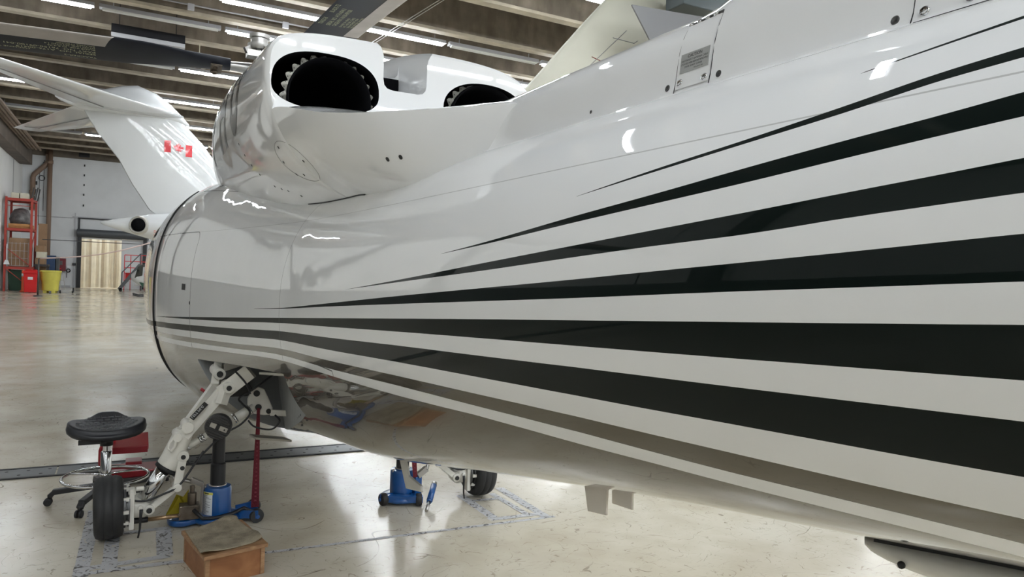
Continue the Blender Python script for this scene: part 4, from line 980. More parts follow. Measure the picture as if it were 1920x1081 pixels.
# ------------------------------------------------------------------ jacks
def jack(x, y, rz, label, full, ramz):
    r = empty('hydraulic_jack', (x, y, 0), label, 'jack', None, rz)
    def P(mb, name, mats, parent=None, **k):
        o = mb.build(name, mats, None, **k); o.parent = parent or r; return o
    w = MB(); w.lathe([(0.07, 0.012), (0.135, 0.015), (0.15, 0.03), (0.145, 0.05), (0.10, 0.062), (0.0, 0.062)], (0, 0, 0), n=36)
    
    if full: w.bar((-0.24, 0, 0.035), (0.26, 0.02, 0.035), 0.16, 0.03); w.lathe([(0.085, 0.012), (0.09, 0.02), (0.09, 0.045), (0.07, 0.052), (0, 0.052)], (-0.20, 0, 0), n=24)
    P(w, 'base', 'blue', bevel=0.005)
    w = MB(); w.lathe([(0.080, 0.05), (0.086, 0.055), (0.086, 0.215), (0.080, 0.232), (0.052, 0.236), (0.05, 0.240)], (0, 0, 0), n=40); P(w, 'cylinder_body', 'blue', sharp=40)
    w = MB(); w.lathe([(0.046, 0.23), (0.046, ramz*0.55), (0.042, ramz*0.56), (0.0385, ramz*0.565), (0.0385, ramz-0.03), (0.03, ramz-0.02)], (0, 0, 0), n=28); P(w, 'ram', 'black', sharp=30)
    P(MB().lathe([(0.052, 0.236), (0.055, 0.240), (0.048, 0.246)], (0, 0, 0), n=28), 'collar', 'steel'); P(MB().lathe([(0.043, ramz-0.025), (0.045, ramz-0.012), (0.03, ramz)], (0, 0, 0), n=24), 'ram_cap', 'steel')
    P(MB().cyl((-0.075, -0.02, 0.22), (-0.075, -0.02, 0.245), 0.009, n=10), 'filler_plug', 'steel')
    # wheels on brackets
    for k, (wx, wy, a) in enumerate(((0.235, 0.11, 0.3), (0.235, -0.10, -0.2)) if full else ((-0.155, -0.06, 0.2), (0.075, -0.155, -0.3))):
        w = MB(); ax = V((math.cos(a), math.sin(a), 0)) if not full else V((math.sin(a), 1, 0)).normalized()
        w.lathe([(0.02, -0.022), (0.040, -0.020), (0.0445, -0.012), (0.0445, 0.012), (0.040, 0.020), (0.02, 0.022)], (wx, wy, 0.045), ax, n=24); wl = P(w, 'wheel', 'rubber', sharp=35)
        w = MB(); w.bar(V((wx*0.5, wy*0.5, 0.05)), V((wx, wy, 0.06))-ax*0.028, 0.012, 0.05); w.cyl(V((wx, wy, 0.045))-ax*0.034, V((wx, wy, 0.045))-ax*0.028, 0.012, n=10); P(w, 'wheel_bracket', 'blue')
    if full:
        # pump block, linkage and handle
        w = MB(); w.box((-0.165, -0.05, 0.10), (0.115, 0.09, 0.085)); w.cyl((-0.15, -0.05, 0.14), (-0.15, -0.05, 0.215), 0.026, n=16); w.cyl((-0.15, -0.05, 0.21), (-0.15, -0.05, 0.26), 0.014, n=12)
        w.cyl((-0.22, -0.097, 0.095), (-0.22, -0.102, 0.095), 0.010, n=10); P(w, 'pump', 'bronze', bevel=0.004)
        w = MB(); w.bar((-0.10, -0.06, 0.09), (-0.092, -0.06, 0.27), 0.035, 0.016, up=(1, 0, 0)); w.bar((-0.09, -0.06, 0.265), (-0.16, -0.06, 0.30), 0.035, 0.03); w.cyl((-0.155, -0.06, 0.285), (-0.265, -0.06, 0.325), 0.012, n=12)
        P(w, 'pump_lever', 'steel', bevel=0.003)
        w = MB(); w.prism([(-0.30, -0.02, 0.07), (-0.24, -0.02, 0.20), (-0.20, 0.02, 0.17), (-0.17, 0.02, 0.215), (-0.16, 0.02, 0.07)], (0, 0.01, 0)); P(w, 'yellow_guard', 'yellowsteel')
        w = MB(); w.cyl((-0.19, -0.08, 0.085), (-0.395, -0.10, 0.086), 0.013, n=14); h = P(w, 'handle', 'brass')
        w = MB(); w.cyl((-0.395, -0.10, 0.086), (-0.53, -0.112, 0.086), 0.0175, n=14); P(w, 'handle_grip', 'black')
        w = MB(); w.tube([(-0.14, -0.1, 0.12), (-0.09, -0.13, 0.07), (-0.02, -0.12, 0.06), (0.08, -0.10, 0.07), (0.16, -0.06, 0.09), (0.24, -0.10, 0.05)], 0.012, n=8); P(w, 'hose', 'black')
        # warning label wrapped on the cylinder
        w = MB(); ring = []
        for z in (0.065, 0.212):
            ring.append([(0.0872*math.cos(a), 0.0872*math.sin(a), z) for a in [math.radians(t) for t in range(198, 253, 5)]])
        w.loft(ring, closed=False, caps=False)
        ring = [[(0.0878*math.cos(a), 0.0878*math.sin(a), z) for a in [math.radians(t) for t in range(200, 251, 5)]] for z in (0.195, 0.21)]
        w.loft(ring, 1, closed=False, caps=False)
        for k in range(19):
            z = 0.188-k*0.0065; n_ = random.randint(5, 10)
            ring = [[(0.0878*math.cos(a), 0.0878*math.sin(a), zz) for a in [math.radians(202+t*4.6) for t in range(n_)]] for zz in (z, z+0.002)]
            w.loft(ring, 2, closed=False, caps=False)
        for c_ in range(1): 
            ring = [[(0.0882*math.cos(a), 0.0882*math.sin(a), zz) for a in [math.radians(212+t*4) for t in range(6)]] for zz in (0.199, 0.206)]; w.loft(ring, 2, closed=False, caps=False)
        P(w, 'warning_label', ['label', mat('yellow label band', (0.7, 0.65, 0.12), 0.5), 'ink'], fix=False)
    else:
        w = MB(); w.cyl((0.145, -0.10, 0.235), (0.20, -0.02, 0.31), 0.013, n=12); w.bar((0.08, -0.10, 0.20), (0.15, -0.09, 0.245), 0.03, 0.04); P(w, 'pump_lever', 'steel')
        w = MB(); w.cyl((0.13, -0.22, 0.05), (0.20, -0.12, 0.125), 0.022, n=14); w.cyl((0.12, -0.235, 0.045), (0.135, -0.21, 0.055), 0.018, n=14, mi=0); P(w, 'pump_tube', 'blue')
        w = MB(); w.cyl((0.195, -0.13, 0.12), (0.21, -0.105, 0.137), 0.019, n=12); w.cyl((0.07, -0.315, 0.015), (0.13, -0.22, 0.05), 0.012, n=12); P(w, 'handle_socket', 'steel')
        w = MB(); w.box((0.09, -0.06, 0.12), (0.05, 0.08, 0.14)); w.bar((-0.16, -0.05, 0.05), (0.10, -0.17, 0.05), 0.05, 0.05); P(w, 'pump', 'blue', bevel=0.005)
    return r
jack(0.545, 4.95, -0.06, 'blue hydraulic jack with a white label and brass handle under the left landing gear', True, 0.68)
jack(1.79, 4.93, 0.0, 'blue wheeled jack under the right side, with a dark handle lying against it', False, 0.68)

# red webbing straps tied between each gear and jack
def strap(a, b, label, wd):
    a, b = V(a), V(b); w = MB(); rings = []; n = 24
    for i in range(n+1):
        t = i/n; p = a.lerp(b, t); tw = 0.15*math.sin(t*9); h = wd[0]+(wd[1]-wd[0])*t
        ex = V((math.cos(tw), -math.sin(tw), 0))*h/2; ey = V((math.sin(tw), math.cos(tw), 0))*0.003
        rings.append([p-ex-ey, p+ex-ey, p+ex+ey, p-ex+ey])
    w.loft(rings, 0); 
    for k in range(16):
        t = 0.30+k*0.042; p = a.lerp(b, t)+V((0, -0.0045, 0)); h = (wd[0]+(wd[1]-wd[0])*t)*0.28
        w.box(p, (h, 0.001, 0.010), mi=1)
    return w.build('ratchet_strap', ['strap', mat('faded strap print', (0.19, 0.03, 0.045), 0.8)], sharp=30)
o = strap((0.765, 4.845, 0.74), (0.785, 4.98, 0.055), '', (0.018, 0.052)); tag(o, 'dark red webbing strap hanging from the left gear bracket to a jack wheel', 'strap')
o = strap((1.80, 4.86, 0.80), (1.84, 4.80, 0.20), '', (0.05, 0.03)); tag(o, 'dark red strap seen behind the bent white antenna at the right jack', 'strap')

# ------------------------------------------------------------------ saddle stool
st = empty('saddle_stool', (-0.10, 5.62, 0), 'black mechanic stool with contoured seat, chrome post and foot ring', 'stool')
def PS(mb, name, mats, parent=None, **k):
    o = mb.build(name, mats, None, **k); o.parent = parent or st; return o
w = MB(); NR = 14; NA = 64
def seat_z(x, y):
    # saddle: wings rise left and right, raised pommel at the back
    z = 0.535+0.030*(abs(x)/0.24)**2.0 + 0.022*(y/0.17)
    z += 0.040*math.exp(-((x/0.10)**4))*max(0.0, y/0.17)**1.3
    return z
def outline(a):
    x = 0.238*math.copysign(abs(math.cos(a))**0.8, math.cos(a)); s = math.sin(a)
    y = (0.17 if s > 0 else 0.155)*math.copysign(abs(s)**0.85, s)
    if s > 0: y *= 0.72+0.28*math.exp(-((x/0.12)**4))
    return x, y
rings = []
for k in range(NR):
    t = (k+0.02)/(NR-1); ring = []
    for i in range(NA):
        x, y = outline(2*PI*i/NA); f = math.sin(min(1.0, t)*PI/2)**0.9; e = 0.030*max(0, (t-0.72)/0.28)**2
        ring.append((x*f, y*f, seat_z(x*f, y*f)-e))
    rings.append(ring)
for dz, f in ((0.035, 1.02), (0.058, 1.0), (0.075, 0.93), (0.08, 0.75)):
    ring = []
    for i in range(NA):
        x, y = outline(2*PI*i/NA); ring.append((x*f, y*f, (seat_z(x, y)-dz)*0.6+0.4*(0.535-dz)))
    rings.append(ring)
w.loft(rings); seat = PS(w, 'seat', 'pu')
w = MB()
for r_ in range(-4, 5):
    for c_ in range(-5, 6):
        x = c_*0.042+(0.021 if r_ % 2 else 0); y = r_*0.033
        ox, oy = outline(math.atan2(y/0.16, x/0.238)); 
        if math.hypot(x/0.238, y/0.155) > 0.80: continue
        v = []
        for sx, sy in ((-1, -1), (1, -1), (1, 1), (-1, 1)):
            px, py = x+sx*0.0175, y+sy*0.0125; v.append((px, py, seat_z(px, py)-0.003))
        for sx, sy in ((-1, -1), (1, -1), (1, 1), (-1, 1)):
            px, py = x+sx*0.015, y+sy*0.010; v.append((px, py, seat_z(px, py)+0.005))
        w.add(v, [(0, 1, 5, 4), (1, 2, 6, 5), (2, 3, 7, 6), (3, 0, 4, 7), (4, 5, 6, 7)])
PS(w, 'seat_grip_pad', 'pu', seat)
w = MB(); w.box((0, 0, 0.448), (0.16, 0.16, 0.016)); w.box((-0.10, -0.04, 0.428), (0.13, 0.04, 0.03)); w.lathe([(0.04, 0.39), (0.04, 0.45)], (0, 0, 0), n=16); PS(w, 'height_lever', 'black')
w = MB(); w.lathe([(0.026, 0.13), (0.0335, 0.14), (0.0335, 0.345), (0.03, 0.35), (0.022, 0.352), (0.022, 0.425)], (0, 0, 0), n=28); PS(w, 'gas_lift', 'chrome', sharp=35)
w = MB(); w.lathe([(0.036, 0.185), (0.036, 0.20)], (0, 0, 0), n=20); w.tube([(0.262*math.cos(2*PI*i/48), 0.262*math.sin(2*PI*i/48), 0.175) for i in range(48)], 0.0105, n=10, closed=True)
for a in (0.5, 2.6, 4.7): w.cyl((0.03*math.cos(a), 0.03*math.sin(a), 0.19), (0.258*math.cos(a), 0.258*math.sin(a), 0.176), 0.007, n=8)
PS(w, 'foot_ring', 'chrome')
w = MB(); w.lathe([(0.05, 0.075), (0.055, 0.085), (0.052, 0.135), (0.035, 0.14)], (0, 0, 0), n=20); PS(w, 'base_hub', 'black')
A0 = math.atan2(-0.30, -0.135)
for k in range(5):
    a = A0+k*2*PI/5; d = V((math.cos(a), math.sin(a), 0)); w = MB()
    w.bar(d*0.03+V((0, 0, 0.118)), d*0.31+V((0, 0, 0.09)), 0.042, 0.035); w.bar(d*0.295+V((0, 0, 0.095)), d*0.33+V((0, 0, 0.06)), 0.04, 0.03)
    lg = PS(w, 'leg', 'black', bevel=0.006)
    w = MB(); s_ = V((-d.y, d.x, 0)); c0 = d*0.335+V((0, 0, 0.026))+s_*0.0
    for q in (-1, 1): w.lathe([(0.018, -0.008), (0.025, -0.006), (0.025, 0.006), (0.018, 0.008)], c0+s_*0.013*q, s_, n=18)
    w.cyl(c0+V((0, 0, 0.02))-d*0.01, c0+V((0, 0, 0.05))-d*0.01, 0.014, n=10); PS(w, 'caster', 'black', lg)

# red low work seat behind the stool
cr = empty('mechanic_seat', (0.05, 6.12, 0), 'low red mechanic seat on a bent red tube frame behind the black stool', 'seat')
def PC(mb, name, mats, parent=None, **k):
    o = mb.build(name, mats, None, **k); o.parent = parent or cr; return o
w = MB(); w.prism([(-0.12, -0.09, 0.235), (0.12, -0.09, 0.245), (0.12, 0.12, 0.30), (-0.12, 0.12, 0.285)], (0, 0, 0.035)); w.bb((-0.12, -0.095, 0.225), (0.115, -0.085, 0.275)); PC(w, 'seat', 'red', bevel=0.008)
w = MB(); w.tube([(-0.10, 0, 0.29), (-0.155, 0, 0.295), (-0.185, 0, 0.275), (-0.195, 0, 0.24), (-0.195, 0, 0.14), (-0.185, 0, 0.10), (-0.15, 0, 0.085), (0.05, 0.0, 0.085)], 0.016, n=12); PC(w, 'tube_frame', 'red')
w = MB(); w.bb((-0.03, -0.03, 0.12), (0.08, 0.10, 0.145)); w.bb((-0.14, -0.10, 0.045), (0.20, 0.14, 0.095)); PC(w, 'drawer', 'red', bevel=0.005)
w = MB(); w.bb((-0.16, -0.14, 0.032), (0.27, 0.18, 0.045)); w.bar((0.12, -0.14, 0.06), (0.30, 0.05, 0.14), 0.03, 0.012); PC(w, 'tray', 'darksteel')
for x, y in ((-0.14, -0.12), (0.25, -0.12), (-0.14, 0.16), (0.25, 0.16)):
    w = MB(); w.lathe([(0.012, -0.01), (0.018, -0.008), (0.018, 0.008), (0.012, 0.01)], (x, y, 0.018), (1, 0.3, 0), n=14); PC(w, 'caster', 'black')
w = MB(); w.lathe([(0.012, 0), (0.018, 0.004), (0.015, 0.02), (0, 0.022)], (-0.19, -0.02, 0.10), (0, -1, 0), n=14); PC(w, 'clamp_knob', 'steel')

# ------------------------------------------------------------------ wooden box with rag
def wood(name, c0, c1, sc=(2, 14, 14)):
    m = mat(name, c0, 0.5); nt = m.node_tree; b = nt.nodes['Principled BSDF']; L = nt.links.new
    tc = nt.nodes.new('ShaderNodeTexCoord'); mp = nt.nodes.new('ShaderNodeMapping'); mp.inputs['Scale'].default_value = sc
    n = nt.nodes.new('ShaderNodeTexNoise'); n.inputs['Scale'].default_value = 2.5; n.inputs['Detail'].default_value = 8; n.inputs['Distortion'].default_value = 0.8
    r = nt.nodes.new('ShaderNodeValToRGB'); r.color_ramp.elements[0].position = 0.3; r.color_ramp.elements[1].position = 0.7; r.color_ramp.elements[0].color = (*c0, 1); r.color_ramp.elements[1].color = (*c1, 1)
    L(tc.outputs['Object'], mp.inputs['Vector']); L(mp.outputs[0], n.inputs['Vector']); L(n.outputs['Fac'], r.inputs['Fac']); L(r.outputs[0], b.inputs['Base Color']); return m
M['wood'] = wood('varnished plywood', (0.20, 0.075, 0.025), (0.36, 0.16, 0.065), (3, 3, 3))
M['woodlip'] = wood('worn wood lip', (0.24, 0.12, 0.055), (0.42, 0.25, 0.13), (4, 20, 20))
M['rag'] = mat('oily beige felt mat', (0.33, 0.28, 0.20), 0.95, var=0.35, vscale=14, bump=0.8, bscale=120)
P0, P1, P2, P3 = V((0.304, 4.354, 0)), V((0.382, 3.923, 0)), V((0.700, 4.002, 0)), V((0.624, 4.430, 0))
bx = empty('wooden_step_box', (0.50, 4.18, 0), 'small varnished wooden step box with a beige mat on top', 'box')
def PB(mb, name, mats, parent=None, **k): return mb.build(name, mats, parent or bx, **k)
cen = (P0+P1+P2+P3)/4; sh = lambda p, f: cen+(p-cen)*f
ZT_ = 0.168
w = MB(); q = [sh(p, 0.94) for p in (P0, P1, P2, P3)]
w.prism([p+V((0, 0, 0.001)) for p in q], (0, 0, ZT_-0.022)); body = PB(w, 'box_body', 'wood')
w = MB(); q = [sh(p, 1.03) for p in (P0, P1, P2, P3)]; w.prism([p+V((0, 0, ZT_-0.022)) for p in q], (0, 0, 0.022)); PB(w, 'box_top', 'woodlip', bevel=0.004)
for a in range(4):
    w = MB(); p = sh((P0, P1, P2, P3)[a], 0.955); e1 = ((P0, P1, P2, P3)[(a+1) % 4]-p).normalized()*0.022; e2 = ((P0, P1, P2, P3)[a-1]-p).normalized()*0.022
    w.prism([p+V((0, 0, 0.002)), p+e1+V((0, 0, 0.002)), p+e1+e2+V((0, 0, 0.002)), p+e2+V((0, 0, 0.002))], (0, 0, ZT_-0.026))
    PB(w, 'corner_post', 'woodlip')
w = MB(); n = 26; vs = []
for i in range(n):
    for j in range(n):
        u, v = i/(n-1), j/(n-1)
        p = (P1+V((-0.012, 0.0, 0))).lerp(P2+V((-0.022, 0.035, 0)), u).lerp((P0+V((0.012, -0.012, 0))).lerp(P3+V((-0.025, 0.02, 0)), u), v)
        z = ZT_+0.0065+0.003*math.sin(u*9+v*5)*math.sin(v*7)
        z += 0.030*max(0, (u-0.80)/0.2)**2*math.exp(-((v-0.15)/0.25)**2)+0.028*max(0, (v-0.82)/0.18)**2*math.exp(-((u-0.78)/0.25)**2)+0.022*math.exp(-(u/0.28)**2)*math.exp(-(v/0.07)**2)+0.01*math.exp(-((u-.55)/.12)**2-((v-.85)/.1)**2)
        vs.append((p.x, p.y, z))
w.add(vs, [(i*n+j, (i+1)*n+j, (i+1)*n+j+1, i*n+j+1) for i in range(n-1) for j in range(n-1)], 0, True)
rag = w.build('felt_mat', 'rag'); tag(rag, 'crumpled beige felt mat lying on the small wooden box', 'mat')
so = rag.modifiers.new('thick', 'SOLIDIFY'); so.thickness = 0.004; so.offset = 1

# worn tape outlines on the floor
def tape(pts, wd, label):
    w = MB(); Z = 0.0012
    for a, b_, wd_ in pts:
        a, b_ = V((*a, 0)), V((*b_, 0)); d = (b_-a).normalized(); s_ = V((-d.y, d.x, 0))*wd_/2; N_ = max(2, int((b_-a).length/0.03)); rings = []
        for i in range(N_+1):
            p = a.lerp(b_, i/N_); j1, j2 = random.uniform(-.003, .003), random.uniform(-.003, .003); rings.append([p-s_*(1+j1*20)+V((0, 0, Z)), p+s_*(1+j2*20)+V((0, 0, Z))])
        w.loft(rings, 0, closed=False, caps=False, sm=False); Z += 0.0003
    o = w.build('floor_tape', 'tape', fix=False); return o
nt = M['tape'].node_tree; b = nt.nodes['Principled BSDF']
tc = nt.nodes.new('ShaderNodeTexCoord'); n1 = nt.nodes.new('ShaderNodeTexNoise'); n1.inputs['Scale'].default_value = 16; n1.inputs['Detail'].default_value = 9; n1.inputs['Distortion'].default_value = 2.5
r = nt.nodes.new('ShaderNodeValToRGB'); r.color_ramp.interpolation = 'LINEAR'
r.color_ramp.elements[0].position = 0.40; r.color_ramp.elements[1].position = 0.46; r.color_ramp.elements[0].color = (0.10, 0.09, 0.085, 1); r.color_ramp.elements[1].color = (0.46, 0.46, 0.47, 1)
e = r.color_ramp.elements.new(0.66); e.color = (0.42, 0.42, 0.43, 1); e = r.color_ramp.elements.new(0.68); e.color = (0.56, 0.50, 0.40, 1)
nt.links.new(tc.outputs['Object'], n1.inputs['Vector']); nt.links.new(n1.outputs['Fac'], r.inputs['Fac']); nt.links.new(r.outputs[0], b.inputs['Base Color'])
o = tape([((-0.18, 4.31), (-0.155, 5.45), 0.075), ((-0.05, 4.36), (-0.04, 4.93), 0.075), ((-0.20, 4.36), (0.62, 4.335), 0.05), ((-0.08, 4.92), (0.27, 4.93), 0.05), ((0.225, 4.45), (0.235, 4.90), 0.085), ((-0.2, 4.42), (0.25, 4.45), 0.06)], 0, '')
tag(o, 'worn grey tape rectangle on the floor around the left wheel', 'floor tape')
o = tape([((2.60, 4.96), (2.60, 4.24), 0.07), ((2.24, 4.90), (2.25, 4.35), 0.07), ((2.2, 4.33), (2.62, 4.31), 0.055), ((2.48, 4.85), (2.50, 4.34), 0.05), ((2.24, 4.74), (2.5, 4.72), 0.04)], 0, '')
tag(o, 'peeling grey tape rectangle on the floor beyond the right wheel', 'floor tape')
o = tape([((0.70, 4.30), (2.66, 4.225), 0.035)], 0, '')
tag(o, 'long straight grey tape line crossing the floor towards the right wheel', 'floor tape')
# ------------------------------------------------------------------ business jet beyond the helicopter
jet = empty('business_jet', (5.0, 24.0, 0), 'white business jet with a T-tail and red flag on its fin', 'jet')
YJ = 24.0
w = MB(); rings = []
for x, r, zc in ((-0.75, 0.02, 2.72), (-0.62, 0.07, 2.71), (-0.3, 0.16, 2.70), (0.1, 0.26, 2.69), (0.6, 0.38, 2.68), (1.4, 0.56, 2.62), (2.6, 0.80, 2.5), (4.2, 1.0, 2.35), (6, 1.12, 2.25), (9, 1.15, 2.2), (13, 1.15, 2.2), (14.5, 1.05, 2.15), (15.8, 0.78, 2.0), (16.8, 0.4, 1.85), (17.2, 0.05, 1.78)):
    rings.append([(x, YJ+r*math.cos(2*PI*i/40), zc+r*math.sin(2*PI*i/40)) for i in range(40)])
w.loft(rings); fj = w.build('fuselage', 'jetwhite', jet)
def airfoil(p_le, p_te, th, up):
    le, te, up = V(p_le), V(p_te), V(up); out = []
    for i in range(28):
        a = 2*PI*i/28; u = 0.5-0.5*math.cos(a); t = 2.6*math.sqrt(max(u, 0))*(1-u)*th/2*1.0
        out.append(le.lerp(te, u)+up*(t if a < PI else -t))
    return out
w = MB(); rings = []
for z, xle, xte, th in ((2.85, 4.4, 0.95, 0.30), (3.2, 3.7, 0.48, 0.30), (3.9, 2.95, 0.02, 0.29), (4.6, 2.42, -0.35, 0.28), (5.3, 1.88, -0.90, 0.28), (5.9, 1.30, -1.25, 0.30), (6.15, 1.1, -1.35, 0.30)):
    rings.append(airfoil((xle, YJ, z), (xte, YJ, z), th, (0, 1, 0)))
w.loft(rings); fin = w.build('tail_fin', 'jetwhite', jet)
w = MB(); rings = []
for x, r, zc in ((-1.95, 0.03, 6.20), (-1.8, 0.12, 6.2), (-1.3, 0.24, 6.16), (-0.8, 0.30, 6.2), (-0.3, 0.40, 6.28), (0.1, 0.44, 6.30), (0.6, 0.36, 6.22), (1.0, 0.24, 6.08), (1.3, 0.12, 5.92), (1.5, 0.03, 5.8)):
    rings.append([(x, YJ+r*0.75*math.cos(2*PI*i/32), zc+r*1.1*math.sin(2*PI*i/32)) for i in range(32)])
w.loft(rings); w.build('tail_bullet_fairing', 'jetwhite', jet)
for sg in (-1, 1):
    w = MB(); rings = []
    for k in range(9):
        t = k/8; yy = YJ+sg*(0.1+4.9*t); xle = 1.35-3.95*t; xte = -1.45-2.05*t; z = 6.02-0.12*t
        rings.append(airfoil((xle, yy, z), (xte, yy, z), 0.20-0.10*t, (0, 0, 1)))
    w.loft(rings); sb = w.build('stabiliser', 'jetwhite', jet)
    w = MB(); w.bar((-0.75, YJ+sg*0.6, 5.925), (-2.7, YJ+sg*4.2, 5.85), 0.025, 0.02); w.bar((-2.7, YJ+sg*4.2, 5.85), (-3.1, YJ+sg*4.25, 5.86), 0.02, 0.02); w.build('elevator_gap', 'inkgrey', sb)
# exhaust of the auxiliary unit on the tail cone side
w = MB(); c = V((0.22, YJ-0.30, 2.70)); n_ = V((-0.30, -0.95, 0.05)).normalized()
w.lathe([(0.0, -0.05), (0.19, -0.04), (0.205, 0.03), (0.24, 0.035), (0.26, 0.0), (0.28, -0.06)], c, n_, n=30); ap = w.build('exhaust_port', [mat('nozzle ring', (0.5, 0.48, 0.44), 0.3, 0.6)], jet, sharp=30)
w = MB(); w.lathe([(0.0, 0.0), (0.19, 0.0), (0.195, 0.012), (0, 0.012)], c, n_, n=30); w.build('exhaust_hole', 'flat_black', ap)
w = MB(); place_text(w, 'DANGER EXHAUST', 0.10, (0.62, YJ-0.42, 2.50), (1, 0, 0), (0, 0, 1)); place_text(w, 'KEEP CLEAR', 0.08, (0.62, YJ-0.45, 2.40), (1, 0, 0), (0, 0, 1)); w.build('stencil_text', 'orange', fj, fix=False)
# flag
BFIN = world_bvh(fin)
w = MB()
def fpt(x, z):
    loc, nor, _, _ = BFIN.ray_cast(V((x, 10, z)), V((0, 1, 0)), 30); return loc+V((0, -0.012, 0)) if loc else V((x, YJ-0.2, z))
def quad(x0, x1, z0, z1): w.add([fpt(x0, z0), fpt(x1, z0), fpt(x1, z1), fpt(x0, z1)], [(0, 1, 2, 3)])
quad(0.84, 1.02, 4.92, 5.27); quad(1.42, 1.60, 4.84, 5.19)
leaf = [(0, -0.5), (0.025, -0.22), (0.27, -0.26), (0.23, -0.16), (0.5, 0.06), (0.43, 0.1), (0.47, 0.25), (0.33, 0.22), (0.30, 0.28), (0.17, 0.15), (0.22, 0.42), (0.11, 0.36), (0, 0.55)]
pts = leaf+[(-x, y) for x, y in leaf[::-1][1:-1]]
def lpt(x, y): return fpt(1.225+x*0.30, 5.055+y*0.30-0.03*x)
vs = [lpt(0, 0.05)]+[lpt(x, y) for x, y in pts]; w.add(vs, [(0, i+1, (i+1) % len(pts)+1) for i in range(len(pts))])
w.build('flag_marking', 'flagred', fin, fix=False)
# engines, gear (behind the helicopter)
for sg in (-1, 1):
    w = MB(); w.lathe([(0.30, 0), (0.42, 0.5), (0.52, 1.4), (0.50, 2.4), (0.42, 2.7), (0.36, 2.5), (0, 2.4)], (3.0, YJ+sg*1.55, 2.75), (1, 0, 0), n=32); w.bb((3.6, YJ+sg*0.7-0.3, 2.68), (4.9, YJ+sg*0.7+0.3, 2.82)); w.build('engine_nacelle', 'jetwhite', jet)
    w = MB(); w.prism([(6.5, YJ, 1.35), (10.2, YJ, 1.35), (7.0, YJ+sg*7.2, 1.7), (6.1, YJ+sg*7.2, 1.7)], (0, 0, 0.14)); w.build('wing', 'jetwhite', jet, bevel=0.03)
    w = MB(); w.cyl((7.6, YJ+sg*1.6, 0.3), (7.6, YJ+sg*1.6, 1.4), 0.07, n=12); w.lathe([(0.15, -0.1), (0.3, -0.1), (0.3, 0.1), (0.15, 0.1)], (7.6, YJ+sg*1.6+0.12, 0.30), (0, 1, 0), n=24, mi=1); w.build('landing_gear', ['legwhite', 'rubber'], jet)
w = MB(); w.cyl((14.6, YJ, 0.22), (14.6, YJ, 1.3), 0.05, n=12); w.lathe([(0.1, -0.07), (0.22, -0.07), (0.22, 0.07), (0.1, 0.07)], (14.6, YJ+0.1, 0.22), (0, 1, 0), n=24, mi=1); w.build('nose_gear', ['legwhite', 'rubber'], jet)

# ------------------------------------------------------------------ tan airliner tail at upper right
tj = empty('primer_tan_aircraft', (13.0, 13.3, 0), 'tan unpainted aircraft fin with panel lines rising behind the helicopter boom', 'aircraft')
YT = 11.0
w = MB(); rings = []
for z, xle, xte in ((3.2, 4.4, 11.6), (4.5, 5.60, 11.1), (5.07, 6.10, 11.0), (6.2, 7.05, 10.8), (6.76, 7.54, 10.7), (7.3, 8.0, 10.6)): rings.append(airfoil((xle, YT, z), (xte, YT, z), 0.20, (0, 1, 0)))
w.loft(rings); tf = w.build('tail_fin', 'tan', tj)
BT = world_bvh(tf)
def tp(x, z):
    loc, _, _, _ = BT.ray_cast(V((x, 5, z)), V((0, 1, 0)), 30); return loc+V((0, -0.004, 0)) if loc else V((x, YT-0.1, z))
w = MB(); SC = lambda p: (p[0]*0.846, 1.66+(p[1]-1.66)*0.846)
def tl(pts, mi=0, r=0.007):
    out = []; pts = [SC(p) for p in pts]
    for a, b_ in zip(pts[:-1], pts[1:]):
        for k in range(6): out.append(tp(a[0]+(b_[0]-a[0])*k/6, a[1]+(b_[1]-a[1])*k/6))
    w.tube(out, r, n=5, mi=mi)
tl([(7.95, 5.6), (9.75, 7.4)]); tl([(9.10, 6.88), (9.66, 6.86), (9.78, 6.95)]); tl([(8.58, 6.38), (8.92, 6.30)], 1); tl([(8.92, 6.30), (8.74, 6.12), (8.55, 6.10), (8.5, 5.9)], 1); tl([(8.05, 5.86), (8.28, 5.86)], 1); tl([(9.9, 6.55), (10.2, 6.6)])
w.build('panel_line', ['inkgrey', mat('dark red outline', (0.2, 0.03, 0.02), 0.6)], tf)
w = MB(); rings = []
for x, r, zc in ((3.6, 0.15, 3.1), (5.5, 0.5, 2.9), (8.5, 0.9, 2.6), (13, 1.2, 2.4), (22, 1.2, 2.4), (25, 0.8, 2.2), (26.5, 0.1, 2.0)): rings.append([(x, YT+r*math.cos(2*PI*i/36), zc+r*math.sin(2*PI*i/36)) for i in range(36)])
w.loft(rings); w.build('fuselage', 'tan', tj)
for sg in (-1, 1):
    w = MB(); w.cyl((15, YT+sg*1.2, 0.35), (15, YT+sg*1.0, 1.6), 0.08, n=12); w.lathe([(0.15, -0.12), (0.35, -0.12), (0.35, 0.12), (0.15, 0.12)], (15, YT+sg*1.2, 0.35), (0, 1, 0), n=24, mi=1); w.build('landing_gear', ['legwhite', 'rubber'], tj)
w = MB(); w.cyl((24, YT, 0.3), (24, YT, 1.8), 0.06, n=12); w.lathe([(0.12, -0.09), (0.3, -0.09), (0.3, 0.09), (0.12, 0.09)], (24, YT, 0.3), (0, 1, 0), n=24, mi=1); w.build('nose_gear', ['legwhite', 'rubber'], tj)
# grey stabiliser tip in front of the tan fin, part of the same aircraft
w = MB(); w.prism([(7.42, 10.0, 6.34), (8.68, 10.0, 6.43), (9.6, 10.0, 6.5), (9.0, 10.0, 5.6), (8.1, 10.0, 5.5)], (0.02, 0.05, 0.0)); w.bar((8.9, 10.03, 6.2), (8.9, 11.0, 6.2), 0.1, 0.1); w.build('grey_panel', mat('grey composite', (0.155, 0.155, 0.16), 0.6), tj)
